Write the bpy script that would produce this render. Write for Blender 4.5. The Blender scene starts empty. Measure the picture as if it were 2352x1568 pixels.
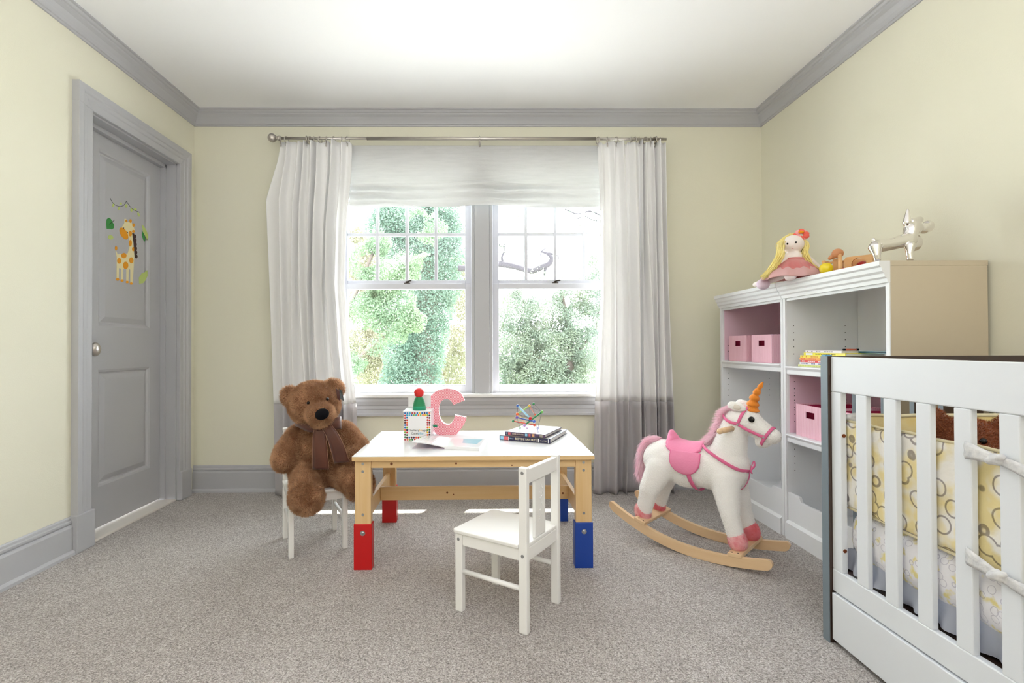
import bpy, bmesh, math, random
import numpy as np
from mathutils import Vector, Matrix, Quaternion, noise
S = bpy.context.scene
C = S.collection
PI = math.pi
rad = math.radians
# ------------------------------------------------------------------ camera
CAMH = 0.922
F_PX = 1151.2255
M = [[0.99993082, -0.01116528, -0.00369983], [-0.00359560, 0.00934066, -0.99994991], [0.01119928, 0.99989404, 0.00929987]]
cam_data = bpy.data.cameras.new('camera')
cam = bpy.data.objects.new('camera', cam_data)
C.objects.link(cam)
S.camera = cam
cam_data.sensor_width = 36.0
cam_data.lens = F_PX * 36.0 / 2352.0
cam_data.shift_x = 59.8 / 2352.0
cam_data.shift_y = 1.443 / 2352.0
cam_data.clip_start = 0.02
cam_data.clip_end = 200
_r = Matrix(((M[0][0], -M[1][0], -M[2][0]), (M[0][1], -M[1][1], -M[2][1]), (M[0][2], -M[1][2], -M[2][2])))
cam.matrix_world = Matrix.Translation((0, 0, CAMH)) @ _r.to_4x4()
# ------------------------------------------------------------------ world, sun, added lamps, exposure
w = bpy.data.worlds.new('sky'); S.world = w; w.use_nodes = True
bg = w.node_tree.nodes['Background']
bg.inputs[0].default_value = (0.90, 0.94, 1.0, 1)
bg.inputs[1].default_value = 9.5
sun = bpy.data.lights.new('sun', 'SUN'); sun.energy = 20; sun.angle = rad(0.6); sun.color = (1, 0.97, 0.9)
so = bpy.data.objects.new('sun', sun); C.objects.link(so); so.rotation_euler = Vector((-0.44, -1.0, -1.83)).to_track_quat('-Z', 'Y').to_euler(); so.location = (0, 8, 9)


def area(name, loc, rot, sx, sy, power, col):
    l = bpy.data.lights.new(name, 'AREA'); l.shape = 'RECTANGLE'; l.size = sx; l.size_y = sy; l.energy = power; l.color = col
    o = bpy.data.objects.new(name, l); C.objects.link(o); o.location = loc; o.rotation_euler = rot
    return o


area('added_ceiling_bounce', (0.0, -0.75, 1.25), (rad(180), 0, 0), 2.0, 1.2, 68, (0.925, 0.925, 1.0))  # added lamp behind the camera, brightening the room off the ceiling
area('added_window_fill', (0.0, 3.98, 2.32), (rad(-50), 0, 0), 2.2, 0.3, 10, (0.86, 0.93, 1.0))  # added lamp outside, above the view, boosting daylight through the windows
S.view_settings.view_transform = 'Standard'
S.view_settings.look = 'None'
S.view_settings.gamma = 1
S.view_settings.use_curve_mapping = False
S.view_settings.exposure = 0.17
S.cycles.use_denoising = True
S.cycles.max_bounces = 10
S.cycles.diffuse_bounces = 6
S.cycles.transparent_max_bounces = 12
S.cycles.caustics_reflective = False
S.cycles.caustics_refractive = False
S.cycles.sample_clamp_indirect = 6

# ------------------------------------------------------------------ helpers
RX = 1176 - 59.7993
RY = 784 + 1.4429


def ray(px, py):
    q = ((px - RX) / F_PX, (py - RY) / F_PX, 1.0)
    return [M[0][i] * q[0] + M[1][i] * q[1] + M[2][i] * q[2] for i in range(3)]


def at(px, py, y=None, x=None, z=None):
    """world point where the photo's pixel meets the plane y, x or z = value"""
    r = ray(px, py)
    if y is not None: t = y / r[1]
    elif x is not None: t = x / r[0]
    else: t = (z - CAMH) / r[2]
    return Vector((r[0] * t, r[1] * t, CAMH + r[2] * t))


def lin(c):
    return tuple(((v / 255) / 12.92 if v / 255 <= 0.04045 else ((v / 255 + 0.055) / 1.055) ** 2.4) for v in c)


MATS = {}


def mat(name, rgb, rough=0.5, metal=0.0, bump=None, var=None, coat=0.0, sheen=0.0, trans=0.0, spec=0.5, aniso=None):
    """rgb 0-255; bump=(scale,strength); var=(scale,rgb2,contrast); trans = translucent fraction; aniso = xyz scaling of the noise"""
    m = bpy.data.materials.new(name); m.use_nodes = True
    nt = m.node_tree; b = nt.nodes['Principled BSDF']
    c = lin(rgb)
    b.inputs['Base Color'].default_value = (*c, 1)
    b.inputs['Roughness'].default_value = rough
    b.inputs['Metallic'].default_value = metal
    b.inputs['Specular IOR Level'].default_value = spec
    if coat: b.inputs['Coat Weight'].default_value = coat; b.inputs['Coat Roughness'].default_value = 0.15
    if sheen: b.inputs['Sheen Weight'].default_value = sheen
    tc = nt.nodes.new('ShaderNodeTexCoord')
    src = tc.outputs['Object']
    if aniso:
        mp = nt.nodes.new('ShaderNodeMapping'); mp.inputs['Scale'].default_value = aniso
        nt.links.new(src, mp.inputs['Vector']); src = mp.outputs[0]
    colout = None
    if var:
        n = nt.nodes.new('ShaderNodeTexNoise'); n.inputs['Scale'].default_value = var[0]; n.inputs['Detail'].default_value = 4
        nt.links.new(src, n.inputs['Vector'])
        r = nt.nodes.new('ShaderNodeValToRGB')
        k = var[2] if len(var) > 2 else 0.2
        r.color_ramp.elements[0].position = 0.5 - k; r.color_ramp.elements[1].position = 0.5 + k
        r.color_ramp.elements[0].color = (*c, 1); r.color_ramp.elements[1].color = (*lin(var[1]), 1)
        nt.links.new(n.outputs[0], r.inputs[0]); nt.links.new(r.outputs[0], b.inputs['Base Color']); colout = r.outputs[0]
    if bump:
        n = nt.nodes.new('ShaderNodeTexNoise'); n.inputs['Scale'].default_value = bump[0]; n.inputs['Detail'].default_value = 3
        nt.links.new(src, n.inputs['Vector'])
        bp = nt.nodes.new('ShaderNodeBump'); bp.inputs['Strength'].default_value = bump[1]; bp.inputs['Distance'].default_value = 0.01
        nt.links.new(n.outputs[0], bp.inputs['Height']); nt.links.new(bp.outputs[0], b.inputs['Normal'])
    if trans:
        t = nt.nodes.new('ShaderNodeBsdfTranslucent'); t.inputs[0].default_value = (*c, 1)
        if colout: nt.links.new(colout, t.inputs[0])
        mx = nt.nodes.new('ShaderNodeMixShader'); mx.inputs[0].default_value = trans
        nt.links.new(b.outputs[0], mx.inputs[1]); nt.links.new(t.outputs[0], mx.inputs[2])
        nt.links.new(mx.outputs[0], nt.nodes['Material Output'].inputs[0])
    MATS[name] = m
    return m


class MB:
    def __init__(s): s.bm = bmesh.new(); s.mi = 0

    def _fin(s, r):
        for g in r:
            if isinstance(g, bmesh.types.BMFace): g.material_index = s.mi
        return s

    def poly(s, pts, faces, smooth=False):
        vs = [s.bm.verts.new(p) for p in pts]
        for f in faces:
            try:
                q = s.bm.faces.new([vs[i] for i in f]); q.material_index = s.mi; q.smooth = smooth
            except ValueError: pass
        return vs

    def box(s, x0, x1, y0, y1, z0, z1, m=None):
        P = [Vector(p) for p in ((x0, y0, z0), (x1, y0, z0), (x1, y1, z0), (x0, y1, z0), (x0, y0, z1), (x1, y0, z1), (x1, y1, z1), (x0, y1, z1))]
        if m is not None: P = [m @ p for p in P]
        s.poly(P, [(0, 3, 2, 1), (4, 5, 6, 7), (0, 1, 5, 4), (1, 2, 6, 5), (2, 3, 7, 6), (3, 0, 4, 7)])
        return s

    def prism(s, pts2, a, b, axis='y', m=None):
        """polygon pts2 extruded from a to b along axis; pts2 are the two other coordinates in xyz order"""
        def P(p, t):
            v = {'x': (t, p[0], p[1]), 'y': (p[0], t, p[1]), 'z': (p[0], p[1], t)}[axis]
            return m @ Vector(v) if m is not None else Vector(v)
        n = len(pts2)
        area_ = sum(pts2[i][0] * pts2[(i + 1) % n][1] - pts2[(i + 1) % n][0] * pts2[i][1] for i in range(n))
        P0 = [P(p, a) for p in pts2] + [P(p, b) for p in pts2]
        fs = [tuple(range(n)), tuple(range(2 * n - 1, n - 1, -1))] + [(i, n + i, n + (i + 1) % n, (i + 1) % n) for i in range(n)]
        s.poly(P0, fs)
        return s

    def ell(s, c, r, seg=20, rings=12, m=None, rot=None):
        """ellipsoid"""
        if isinstance(r, (int, float)): r = (r, r, r)
        R = rot if rot is not None else Matrix.Identity(3)
        pts = []; fs = []
        for i in range(1, rings):
            th = PI * i / rings
            for j in range(seg):
                ph = 2 * PI * j / seg
                pts.append(Vector((r[0] * math.sin(th) * math.cos(ph), r[1] * math.sin(th) * math.sin(ph), r[2] * math.cos(th))))
        pts += [Vector((0, 0, r[2])), Vector((0, 0, -r[2]))]
        pts = [R @ p + Vector(c) for p in pts]
        if m is not None: pts = [m @ p for p in pts]
        for i in range(rings - 2):
            for j in range(seg):
                a = i * seg + j; b = i * seg + (j + 1) % seg
                fs.append((a, a + seg, b + seg, b))
        T = len(pts) - 2
        for j in range(seg):
            fs.append((T, j, (j + 1) % seg)); k = (rings - 2) * seg
            fs.append((T + 1, k + (j + 1) % seg, k + j))
        s.poly(pts, fs, True)
        return s

    def tube(s, path, r, seg=12, cap=True, m=None, flat=None, closed=False, up=None, smooth=True):
        """tube along path; r number or list; flat=(rx,ry) gives a flat band"""
        path = [Vector(p) for p in path]
        n = len(path)
        R = r if isinstance(r, (list, tuple)) else [r] * n
        rings = []
        prev = None
        for i, p in enumerate(path):
            if closed: t = path[(i + 1) % n] - path[i - 1]
            else: t = (path[min(i + 1, n - 1)] - path[max(i - 1, 0)])
            if t.length < 1e-9: t = Vector((0, 0, 1))
            t.normalize()
            if prev is None:
                u = Vector(up) if up is not None else (Vector((0, 0, 1)) if abs(t.z) < 0.9 else Vector((1, 0, 0)))
            else: u = prev if up is None else Vector(up)
            a = (u - t * u.dot(t))
            if a.length < 1e-6: a = t.orthogonal()
            a.normalize(); prev = a; b = t.cross(a)
            ring = []
            for j in range(seg):
                ph = 2 * PI * j / seg
                if flat: rx, ry = R[i] * flat[0], R[i] * flat[1]
                else: rx = ry = R[i]
                ring.append(p + a * rx * math.cos(ph) + b * ry * math.sin(ph))
            rings.append(ring)
        pts = [q for ring in rings for q in ring]
        if m is not None: pts = [m @ q for q in pts]
        fs = []
        for i in range(n if closed else n - 1):
            for j in range(seg):
                k = ((i + 1) % n) * seg
                fs.append((i * seg + j, i * seg + (j + 1) % seg, k + (j + 1) % seg, k + j))
        if cap and not closed:
            fs.append(tuple(range(seg - 1, -1, -1))); fs.append(tuple((n - 1) * seg + j for j in range(seg)))
        s.poly(pts, fs, smooth)
        return s

    def cyl(s, a, b, r, seg=16, r2=None, m=None):
        return s.tube([a, b], [r, r2 if r2 is not None else r], seg, m=m)

    def disc(s, c, n, r, seg=16, t=0.0006):
        c = Vector(c); n = Vector(n).normalized()
        return s.tube([c, c + n * t], [r, r], seg, smooth=False)

    def torus(s, c, n, R, r, seg=24, sg=8):
        c = Vector(c); n = Vector(n).normalized(); a = n.orthogonal().normalized(); b = n.cross(a)
        return s.tube([c + a * R * math.cos(2 * PI * i / seg) + b * R * math.sin(2 * PI * i / seg) for i in range(seg)], r, sg, closed=True, up=n)

    def grid(s, fn, nu, nv, smooth=True):
        pts = [fn(i / nu, j / nv) for j in range(nv + 1) for i in range(nu + 1)]
        fs = [(j * (nu + 1) + i, j * (nu + 1) + i + 1, (j + 1) * (nu + 1) + i + 1, (j + 1) * (nu + 1) + i) for j in range(nv) for i in range(nu)]
        s.poly(pts, fs, smooth)
        return s


WMAT = {}


def empty(name, label, cat, loc=(0, 0, 0), rz=0.0, group=None, kind=None):
    o = bpy.data.objects.new(name, None); C.objects.link(o)
    o.location = loc; o.rotation_euler = (0, 0, rz); o.empty_display_size = 0.05
    WMAT[o.name] = Matrix.Translation(loc) @ Matrix.Rotation(rz, 4, 'Z')
    tag(o, label, cat, group, kind)
    return o


def tag(o, label=None, cat=None, group=None, kind=None):
    if label: o['label'] = label
    if cat: o['category'] = cat
    if group: o['group'] = group
    if kind: o['kind'] = kind
    return o


def obj(name, mb, m, parent=None, bevel=0.0, world=True, sub=0, solid=0.0, label=None, seg=2, base=None):
    """link the bmesh as one object. world=True: verts are world coordinates, taken into the parent's frame"""
    bm = mb.bm
    bmesh.ops.recalc_face_normals(bm, faces=bm.faces[:])
    me = bpy.data.meshes.new(name)
    if parent is not None and world: bm.transform(WMAT[parent.name].inverted())
    o = bpy.data.objects.new(name, me)
    org = None
    if parent is None:
        bb = [v.co.copy() for v in bm.verts]
        org = Vector(((min(v.x for v in bb) + max(v.x for v in bb)) / 2, (min(v.y for v in bb) + max(v.y for v in bb)) / 2, min(v.z for v in bb)))
        bm.transform(Matrix.Translation(-org)); o.location = org
    bm.to_mesh(me); bm.free()
    for mm in (m if isinstance(m, (list, tuple)) else [m]): me.materials.append(mm)
    C.objects.link(o)
    if parent is not None:
        o.parent = parent; WMAT[o.name] = WMAT[parent.name].copy()
    else: WMAT[o.name] = Matrix.Translation(org)
    if bevel:
        b = o.modifiers.new('bevel', 'BEVEL'); b.width = bevel; b.segments = seg; b.limit_method = 'ANGLE'; b.angle_limit = rad(40)
    if solid:
        b = o.modifiers.new('solid', 'SOLIDIFY'); b.thickness = solid; b.offset = 0
    if sub:
        b = o.modifiers.new('sub', 'SUBSURF'); b.levels = sub; b.render_levels = sub
    if label: o['label'] = label
    return o


def text_mb(txt, size, m, extr=0.0004, align='CENTER', sx=1.0):
    """text as mesh: lies in local xy, transformed by m"""
    cu = bpy.data.curves.new('t', 'FONT'); cu.body = txt; cu.size = size; cu.extrude = extr; cu.align_x = align; cu.align_y = 'CENTER'; cu.resolution_u = 2
    o = bpy.data.objects.new('t', cu); C.objects.link(o)
    dg = bpy.context.evaluated_depsgraph_get(); dg.update()
    me = bpy.data.meshes.new_from_object(o.evaluated_get(dg))
    bpy.data.objects.remove(o)
    me.transform(m @ Matrix.Diagonal((sx, 1, 1, 1)))
    return me


def add_mesh(mb, me, mi=0):
    n0 = len(mb.bm.faces)
    mb.bm.from_mesh(me)
    mb.bm.faces.ensure_lookup_table()
    for f in mb.bm.faces[n0:]: f.material_index = mi
    bpy.data.meshes.remove(me)
    return mb


def blob(parts, voxel=0.006, smooth=6):
    """union of ellipsoids ('e',c,r[,rot]) and tapered capsules ('c',p,q,r1,r2) grown into one continuous surface -> MB"""
    mb = MB()
    for p in parts:
        if p[0] == 'e': mb.ell(p[1], p[2], 28, 18, rot=p[3] if len(p) > 3 else None)
        elif p[0] == 'c':
            a, b, r1, r2 = Vector(p[1]), Vector(p[2]), p[3], p[4]
            k = 10; path = []; rr = []
            d = (b - a).normalized()
            for i in range(5):
                t = (4 - i) / 4 * PI / 2; path.append(a - d * r1 * math.sin(t)); rr.append(max(r1 * math.cos(t), 1e-4))
            for i in range(1, k): path.append(a.lerp(b, i / k)); rr.append(r1 + (r2 - r1) * i / k)
            for i in range(5):
                t = i / 4 * PI / 2; path.append(b + d * r2 * math.sin(t)); rr.append(max(r2 * math.cos(t), 1e-4))
            mb.tube(path, rr, 22)
    bmesh.ops.recalc_face_normals(mb.bm, faces=mb.bm.faces[:])
    me = bpy.data.meshes.new('b'); mb.bm.to_mesh(me); mb.bm.free()
    o = bpy.data.objects.new('b', me); C.objects.link(o)
    r = o.modifiers.new('r', 'REMESH'); r.mode = 'VOXEL'; r.voxel_size = voxel; r.use_smooth_shade = True
    s = o.modifiers.new('s', 'SMOOTH'); s.iterations = smooth; s.factor = 0.5
    dg = bpy.context.evaluated_depsgraph_get(); dg.update()
    m2 = bpy.data.meshes.new_from_object(o.evaluated_get(dg))
    bpy.data.objects.remove(o)
    out = MB(); out.bm.from_mesh(m2)
    for f in out.bm.faces: f.smooth = True
    return out


def fur(mb, count, length, width=0.0013, rnd=0.5, seed=1, grav=0.0, comb=None, mi=1, zmin=None, curl=0.5):
    """plush pile: short tapering strands grown on the faces of the blob, added to the same surface"""
    bm = mb.bm
    bmesh.ops.recalc_face_normals(bm, faces=bm.faces[:])
    bm.normal_update()
    rs_ = np.random.RandomState(seed)
    fs = list(bm.faces)
    area_ = np.array([f.calc_area() for f in fs]); pr = area_ / area_.sum()
    idx = rs_.choice(len(fs), count, p=pr)
    V0 = np.array([f.verts[0].co for f in fs]); V1 = np.array([f.verts[1].co for f in fs]); V2 = np.array([f.verts[2].co for f in fs]); V3 = np.array([f.verts[-1].co for f in fs])
    Nn = np.array([f.normal for f in fs])
    u = rs_.rand(count, 1); v = rs_.rand(count, 1)
    sel = idx
    P = (V0[sel] * (1 - u) + V1[sel] * u) * (1 - v) + (V3[sel] * (1 - u) + V2[sel] * u) * v
    Nv = Nn[sel]
    d = Nv + rs_.randn(count, 3) * rnd * 0.5 + np.array([0, 0, grav])
    if comb is not None: d = d + np.array(comb)
    d /= np.linalg.norm(d, axis=1)[:, None]
    d2 = d + rs_.randn(count, 3) * curl * 0.5 + np.array([0, 0, grav]) ; d2 /= np.linalg.norm(d2, axis=1)[:, None]
    side = np.cross(d, rs_.randn(count, 3)); side /= np.linalg.norm(side, axis=1)[:, None] + 1e-9
    L = length * (0.55 + 0.45 * rs_.rand(count, 1))
    a = P - side * width / 2 - Nv * 0.001; b = P + side * width / 2 - Nv * 0.001
    mid = P + d * L * 0.5
    c = mid - side * width * 0.4; e = mid + side * width * 0.4; t = mid + d2 * L * 0.5
    pts = np.stack([a, b, e, c, t], 1).reshape(-1, 3)
    me = bpy.data.meshes.new('f')
    k = np.arange(count) * 5
    faces = [(int(q), int(q) + 1, int(q) + 2, int(q) + 3) for q in k] + [(int(q) + 3, int(q) + 2, int(q) + 4) for q in k]
    me.from_pydata(pts.tolist(), [], faces)
    # keep the body's own surface oriented before the strands go in
    add_mesh(mb, me, mi)
    return mb


def smooth_path(pts, n=6):
    """Catmull-Rom through the points"""
    P = [Vector(p) for p in pts]; P = [P[0] * 2 - P[1]] + P + [P[-1] * 2 - P[-2]]
    out = []
    for i in range(1, len(P) - 2):
        for k in range(n):
            t = k / n; a, b, c, d = P[i - 1], P[i], P[i + 1], P[i + 2]
            out.append(0.5 * ((2 * b) + (c - a) * t + (2 * a - 5 * b + 4 * c - d) * t * t + (3 * b - a - 3 * c + d) * t ** 3))
    out.append(P[-2])
    return out


# ------------------------------------------------------------------ materials
WALL = mat('wall_paint', (231, 228, 209), 0.85, bump=(220, 0.06))
CEIL = mat('ceiling_paint', (246, 246, 247), 0.9)
TRIM = mat('grey_trim_paint', (184, 184, 188), 0.42, bump=(90, 0.02))
WHITE = mat('white_paint', (240, 240, 240), 0.4)
WINW = mat('window_white_paint', (208, 208, 216), 0.4)
CASE = mat('bookcase_white', (238, 239, 241), 0.45)
CASE_IN = mat('bookcase_inner_white', (240, 241, 243), 0.6)
CASE_SIDE = mat('bookcase_side_panel', (204, 190, 166), 0.55)
PINK_BOUNCE = mat('bookcase_pink_bounce', (238, 205, 220), 0.6)  # pink light bounced from the bins, put into the colour
PINE = mat('pine_wood', (228, 196, 148), 0.45, var=(5, (218, 180, 126), 0.25), aniso=(0.4, 9, 9), coat=0.15)
PINEV = mat('pine_wood_upright', (228, 196, 148), 0.45, var=(5, (218, 180, 126), 0.25), aniso=(12, 9, 0.5), coat=0.15)
KNOT = mat('pine_knot', (120, 66, 36), 0.6)
LAM = mat('white_laminate', (240, 240, 242), 0.18, coat=0.3)
RED = mat('red_paint', (196, 12, 18), 0.4, bump=(150, 0.03))
BLUE = mat('blue_paint', (22, 66, 160), 0.4, bump=(150, 0.03))
STEEL = mat('zinc_steel', (180, 182, 186), 0.35, 1.0)
DARKHOLE = mat('dark_hole', (30, 28, 28), 0.8)
NICKEL = mat('brushed_nickel', (200, 194, 188), 0.33, 1.0)
CHAIRW = mat('chair_white_lacquer', (243, 242, 240), 0.35)
CURT = mat('curtain_white_linen', (252, 251, 251), 0.9, bump=(500, 0.1), trans=0.16)
CURTG = mat('curtain_grey_linen', (206, 202, 204), 0.9, bump=(500, 0.1), trans=0.25)
SHADE = mat('shade_linen', (238, 238, 238), 0.95, bump=(60, 0.35), trans=0.30, aniso=(1, 1, 9), var=(9, (228, 228, 228), 0.3))


def carpet_mat():
    m = bpy.data.materials.new('carpet_pile'); m.use_nodes = True
    nt = m.node_tree; b = nt.nodes['Principled BSDF']; b.inputs['Roughness'].default_value = 1.0; b.inputs['Specular IOR Level'].default_value = 0.1
    b.inputs['Sheen Weight'].default_value = 0.25
    tc = nt.nodes.new('ShaderNodeTexCoord')
    n1 = nt.nodes.new('ShaderNodeTexNoise'); n1.inputs['Scale'].default_value = 210; n1.inputs['Detail'].default_value = 5; n1.inputs['Roughness'].default_value = 0.7
    n2 = nt.nodes.new('ShaderNodeTexNoise'); n2.inputs['Scale'].default_value = 9; n2.inputs['Detail'].default_value = 3
    v = nt.nodes.new('ShaderNodeTexVoronoi'); v.inputs['Scale'].default_value = 240
    for n in (n1, n2, v): nt.links.new(tc.outputs['Object'], n.inputs['Vector'])
    r = nt.nodes.new('ShaderNodeValToRGB')
    r.color_ramp.elements[0].position = 0.33; r.color_ramp.elements[0].color = (*lin((104, 96, 92)), 1)
    r.color_ramp.elements[1].position = 0.66; r.color_ramp.elements[1].color = (*lin((244, 240, 238)), 1)
    e = r.color_ramp.elements.new(0.50); e.color = (*lin((192, 184, 179)), 1)
    nt.links.new(n1.outputs[0], r.inputs[0])
    mx = nt.nodes.new('ShaderNodeMix'); mx.data_type = 'RGBA'; mx.blend_type = 'MULTIPLY'; mx.inputs[0].default_value = 0.25
    r2 = nt.nodes.new('ShaderNodeValToRGB'); r2.color_ramp.elements[0].position = 0.35; r2.color_ramp.elements[1].position = 0.65
    r2.color_ramp.elements[0].color = (0.7, 0.69, 0.68, 1); r2.color_ramp.elements[1].color = (1, 1, 1, 1)
    nt.links.new(n2.outputs[0], r2.inputs[0]); nt.links.new(r.outputs[0], mx.inputs[6]); nt.links.new(r2.outputs[0], mx.inputs[7])
    nt.links.new(mx.outputs[2], b.inputs['Base Color'])
    ad = nt.nodes.new('ShaderNodeMath'); ad.operation = 'SUBTRACT'
    nt.links.new(n1.outputs[0], ad.inputs[0]); nt.links.new(v.outputs[0], ad.inputs[1])
    bp = nt.nodes.new('ShaderNodeBump'); bp.inputs['Strength'].default_value = 0.8; bp.inputs['Distance'].default_value = 0.006
    nt.links.new(ad.outputs[0], bp.inputs['Height']); nt.links.new(bp.outputs[0], b.inputs['Normal'])
    return m


CARPET = carpet_mat()


def glass_mat():
    m = bpy.data.materials.new('window_glass'); m.use_nodes = True
    nt = m.node_tree; nt.nodes.remove(nt.nodes['Principled BSDF'])
    t = nt.nodes.new('ShaderNodeBsdfTransparent'); t.inputs[0].default_value = (0.97, 0.99, 0.98, 1)
    g = nt.nodes.new('ShaderNodeBsdfGlossy'); g.inputs['Roughness'].default_value = 0.02
    lw_ = nt.nodes.new('ShaderNodeLayerWeight'); lw_.inputs[0].default_value = 0.5
    pw = nt.nodes.new('ShaderNodeMath'); pw.operation = 'POWER'; pw.inputs[1].default_value = 5; nt.links.new(lw_.outputs['Facing'], pw.inputs[0])
    fr = nt.nodes.new('ShaderNodeMath'); fr.operation = 'MULTIPLY_ADD'; fr.inputs[1].default_value = 0.9; fr.inputs[2].default_value = 0.03; nt.links.new(pw.outputs[0], fr.inputs[0])
    mx = nt.nodes.new('ShaderNodeMixShader')
    nt.links.new(fr.outputs[0], mx.inputs[0]); nt.links.new(t.outputs[0], mx.inputs[1]); nt.links.new(g.outputs[0], mx.inputs[2])
    nt.links.new(mx.outputs[0], nt.nodes['Material Output'].inputs[0])
    return m


GLASS = glass_mat()

# ------------------------------------------------------------------ room
XL, XR, D, H = -1.8437, 1.8423, 3.2481, 2.44
YF = -1.8          # wall behind the camera


def struct(name, mb, m, **k):
    o = obj(name, mb, m, **k); o['kind'] = 'structure'; return o


struct('floor', MB().box(XL - 0.02, XR + 0.12, YF - 0.12, D + 0.12, -0.06, 0.0), CARPET)
struct('ceiling', MB().box(XL - 0.15, XR + 0.15, YF - 0.15, D + 0.15, H, H + 0.1), CEIL)
struct('wall_right', MB().box(XR, XR + 0.14, YF, D + 0.14, -0.06, H), WALL)
struct('wall_front', MB().box(XL, XR, YF - 0.14, YF, 0, H), WALL)
# left wall with the closet door opening
DY0, DY1, DZ = 2.372, 3.066, 2.045
struct('wall_left', MB().box(XL - 0.14, XL, YF, DY0, -0.06, H).box(XL - 0.14, XL, DY1, D + 0.14, -0.06, H).box(XL - 0.14, XL, DY0, DY1, DZ, H), WALL)
# back wall with one opening for the pair of windows
WX0, WX1, WZ0, WZ1 = -0.93, 0.955, 0.60, 2.09
struct('wall_back', MB().box(XL - 0.14, WX0, D, D + 0.14, -0.06, H).box(WX1, XR + 0.14, D, D + 0.14, -0.06, H).box(WX0, WX1, D, D + 0.14, -0.06, WZ0).box(WX0, WX1, D, D + 0.14, WZ1, H), WALL)
# crown moulding: profile (distance from wall, z)
crown = [(0, H - 0.088), (0.008, H - 0.088), (0.010, H - 0.080), (0.016, H - 0.078), (0.018, H - 0.070), (0.024, H - 0.058), (0.036, H - 0.040), (0.050, H - 0.030), (0.052, H - 0.022), (0.060, H - 0.019), (0.066, H - 0.010), (0.075, H - 0.008), (0.075, H), (0, H)]
struct('trim_1', MB().prism([(XL + d, z) for d, z in crown], YF, D, 'y'), TRIM)
struct('trim_2', MB().prism([(D - d, z) for d, z in crown], XL, XR, 'x'), TRIM)
struct('trim_3', MB().prism([(XR - d, z) for d, z in crown], YF, D, 'y'), TRIM)
base = [(0, 0), (0.030, 0), (0.029, 0.012), (0.022, 0.020), (0.018, 0.022), (0.018, 0.122), (0.015, 0.130), (0.009, 0.133), (0.014, 0.141), (0.014, 0.149), (0.008, 0.153), (0.007, 0.162), (0.004, 0.168), (0, 0.168)]
struct('baseboard_left', MB().prism([(XL + d, z) for d, z in base], YF, DY0 - 0.10, 'y'), TRIM)
struct('baseboard_back', MB().prism([(D - d, z) for d, z in base], XL, XR, 'x'), TRIM)
struct('baseboard_right', MB().prism([(XR - d, z) for d, z in base], YF, D, 'y'), TRIM)

# closet door: casing, jamb, stop, leaf with two raised panels, knob, threshold
door = empty('door_1', 'grey painted two panel closet door in its moulded casing', 'door', (XL, (DY0 + DY1) / 2, 0), kind='structure')
cs = [(0.0, 0.0), (0.020, 0.0), (0.022, 0.006), (0.022, 0.034), (0.026, 0.040), (0.026, 0.058), (0.031, 0.064), (0.034, 0.074), (0.034, 0.098), (0.0, 0.098)]   # (out of wall, away from opening)
mb = MB()
mb.prism([(XL + a, DY0 + 0.004 - b) for a, b in cs], 0.16, DZ, 'z')
mb.prism([(XL + a, DY1 - 0.004 + b) for a, b in cs], 0.16, DZ, 'z')
n = len(cs)
for (ya, sg) in ((DY0 + 0.004, -1),):
    pts = []
    for a, b in cs: pts.append((XL + a, DY0 + 0.004 - b, DZ - 0.004 + b))
    for a, b in cs: pts.append((XL + a, DY1 - 0.004 + b, DZ - 0.004 + b))
    mb.poly(pts, [tuple(range(n)), tuple(range(2 * n - 1, n - 1, -1))] + [(i, n + i, n + (i + 1) % n, (i + 1) % n) for i in range(n)])
mb2 = MB()
for (ya, yb) in ((DY0 + 0.006, DY0 - 0.100), (DY1 - 0.006, DY1 + 0.100)):
    y0, y1 = min(ya, yb), max(ya, yb)
    mb2.box(XL, XL + 0.036, y0, y1, 0, 0.172)
# extend side casings up to the mitre
mb.prism([(XL + a, DY0 + 0.004 - b) for a, b in cs if True], DZ, DZ + 0.03, 'z') if False else None
obj('door_casing', mb, TRIM, door, bevel=0.0015)
obj('plinth_block', mb2, TRIM, door, bevel=0.004)
mbc = MB()
for (y_, s_) in ((DY0, -1), (DY1, 1)):
    # corner pieces of the casing above the opening line
    for i in range(n - 1):
        a0, b0 = cs[i]; a1, b1 = cs[i + 1]
    pts = [(XL + a, y_ - s_ * 0.004 + s_ * b, DZ) for a, b in cs] + [(XL + a, y_ - s_ * 0.004 + s_ * b, DZ - 0.004 + b) for a, b in cs]
    mbc.poly(pts, [tuple(range(n)), tuple(range(2 * n - 1, n - 1, -1))] + [(i, n + i, n + (i + 1) % n, (i + 1) % n) for i in range(n)])
obj('casing_corner', mbc, TRIM, door)
mb = MB().box(XL - 0.14, XL, DY0 - 0.001, DY0 + 0.012, 0, DZ).box(XL - 0.14, XL, DY1 - 0.012, DY1 + 0.001, 0, DZ).box(XL - 0.14, XL, DY0, DY1, DZ - 0.012, DZ + 0.001)
mb.box(XL - 0.088, XL - 0.058, DY0 + 0.012, DY0 + 0.022, 0, DZ - 0.012).box(XL - 0.088, XL - 0.058, DY1 - 0.024, DY1 - 0.012, 0, DZ - 0.012).box(XL - 0.088, XL - 0.058, DY0, DY1, DZ - 0.034, DZ - 0.012)
obj('door_jamb', mb, TRIM, door, bevel=0.001)
LX = XL - 0.088     # face of the leaf
mb = MB()
ly0, ly1, lz0, lz1 = DY0 + 0.004, DY1 - 0.004, 0.018, DZ - 0.004
P1 = (2.555, 2.952, 1.035, 1.935); P2 = (2.555, 2.952, 0.222, 0.812)
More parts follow.
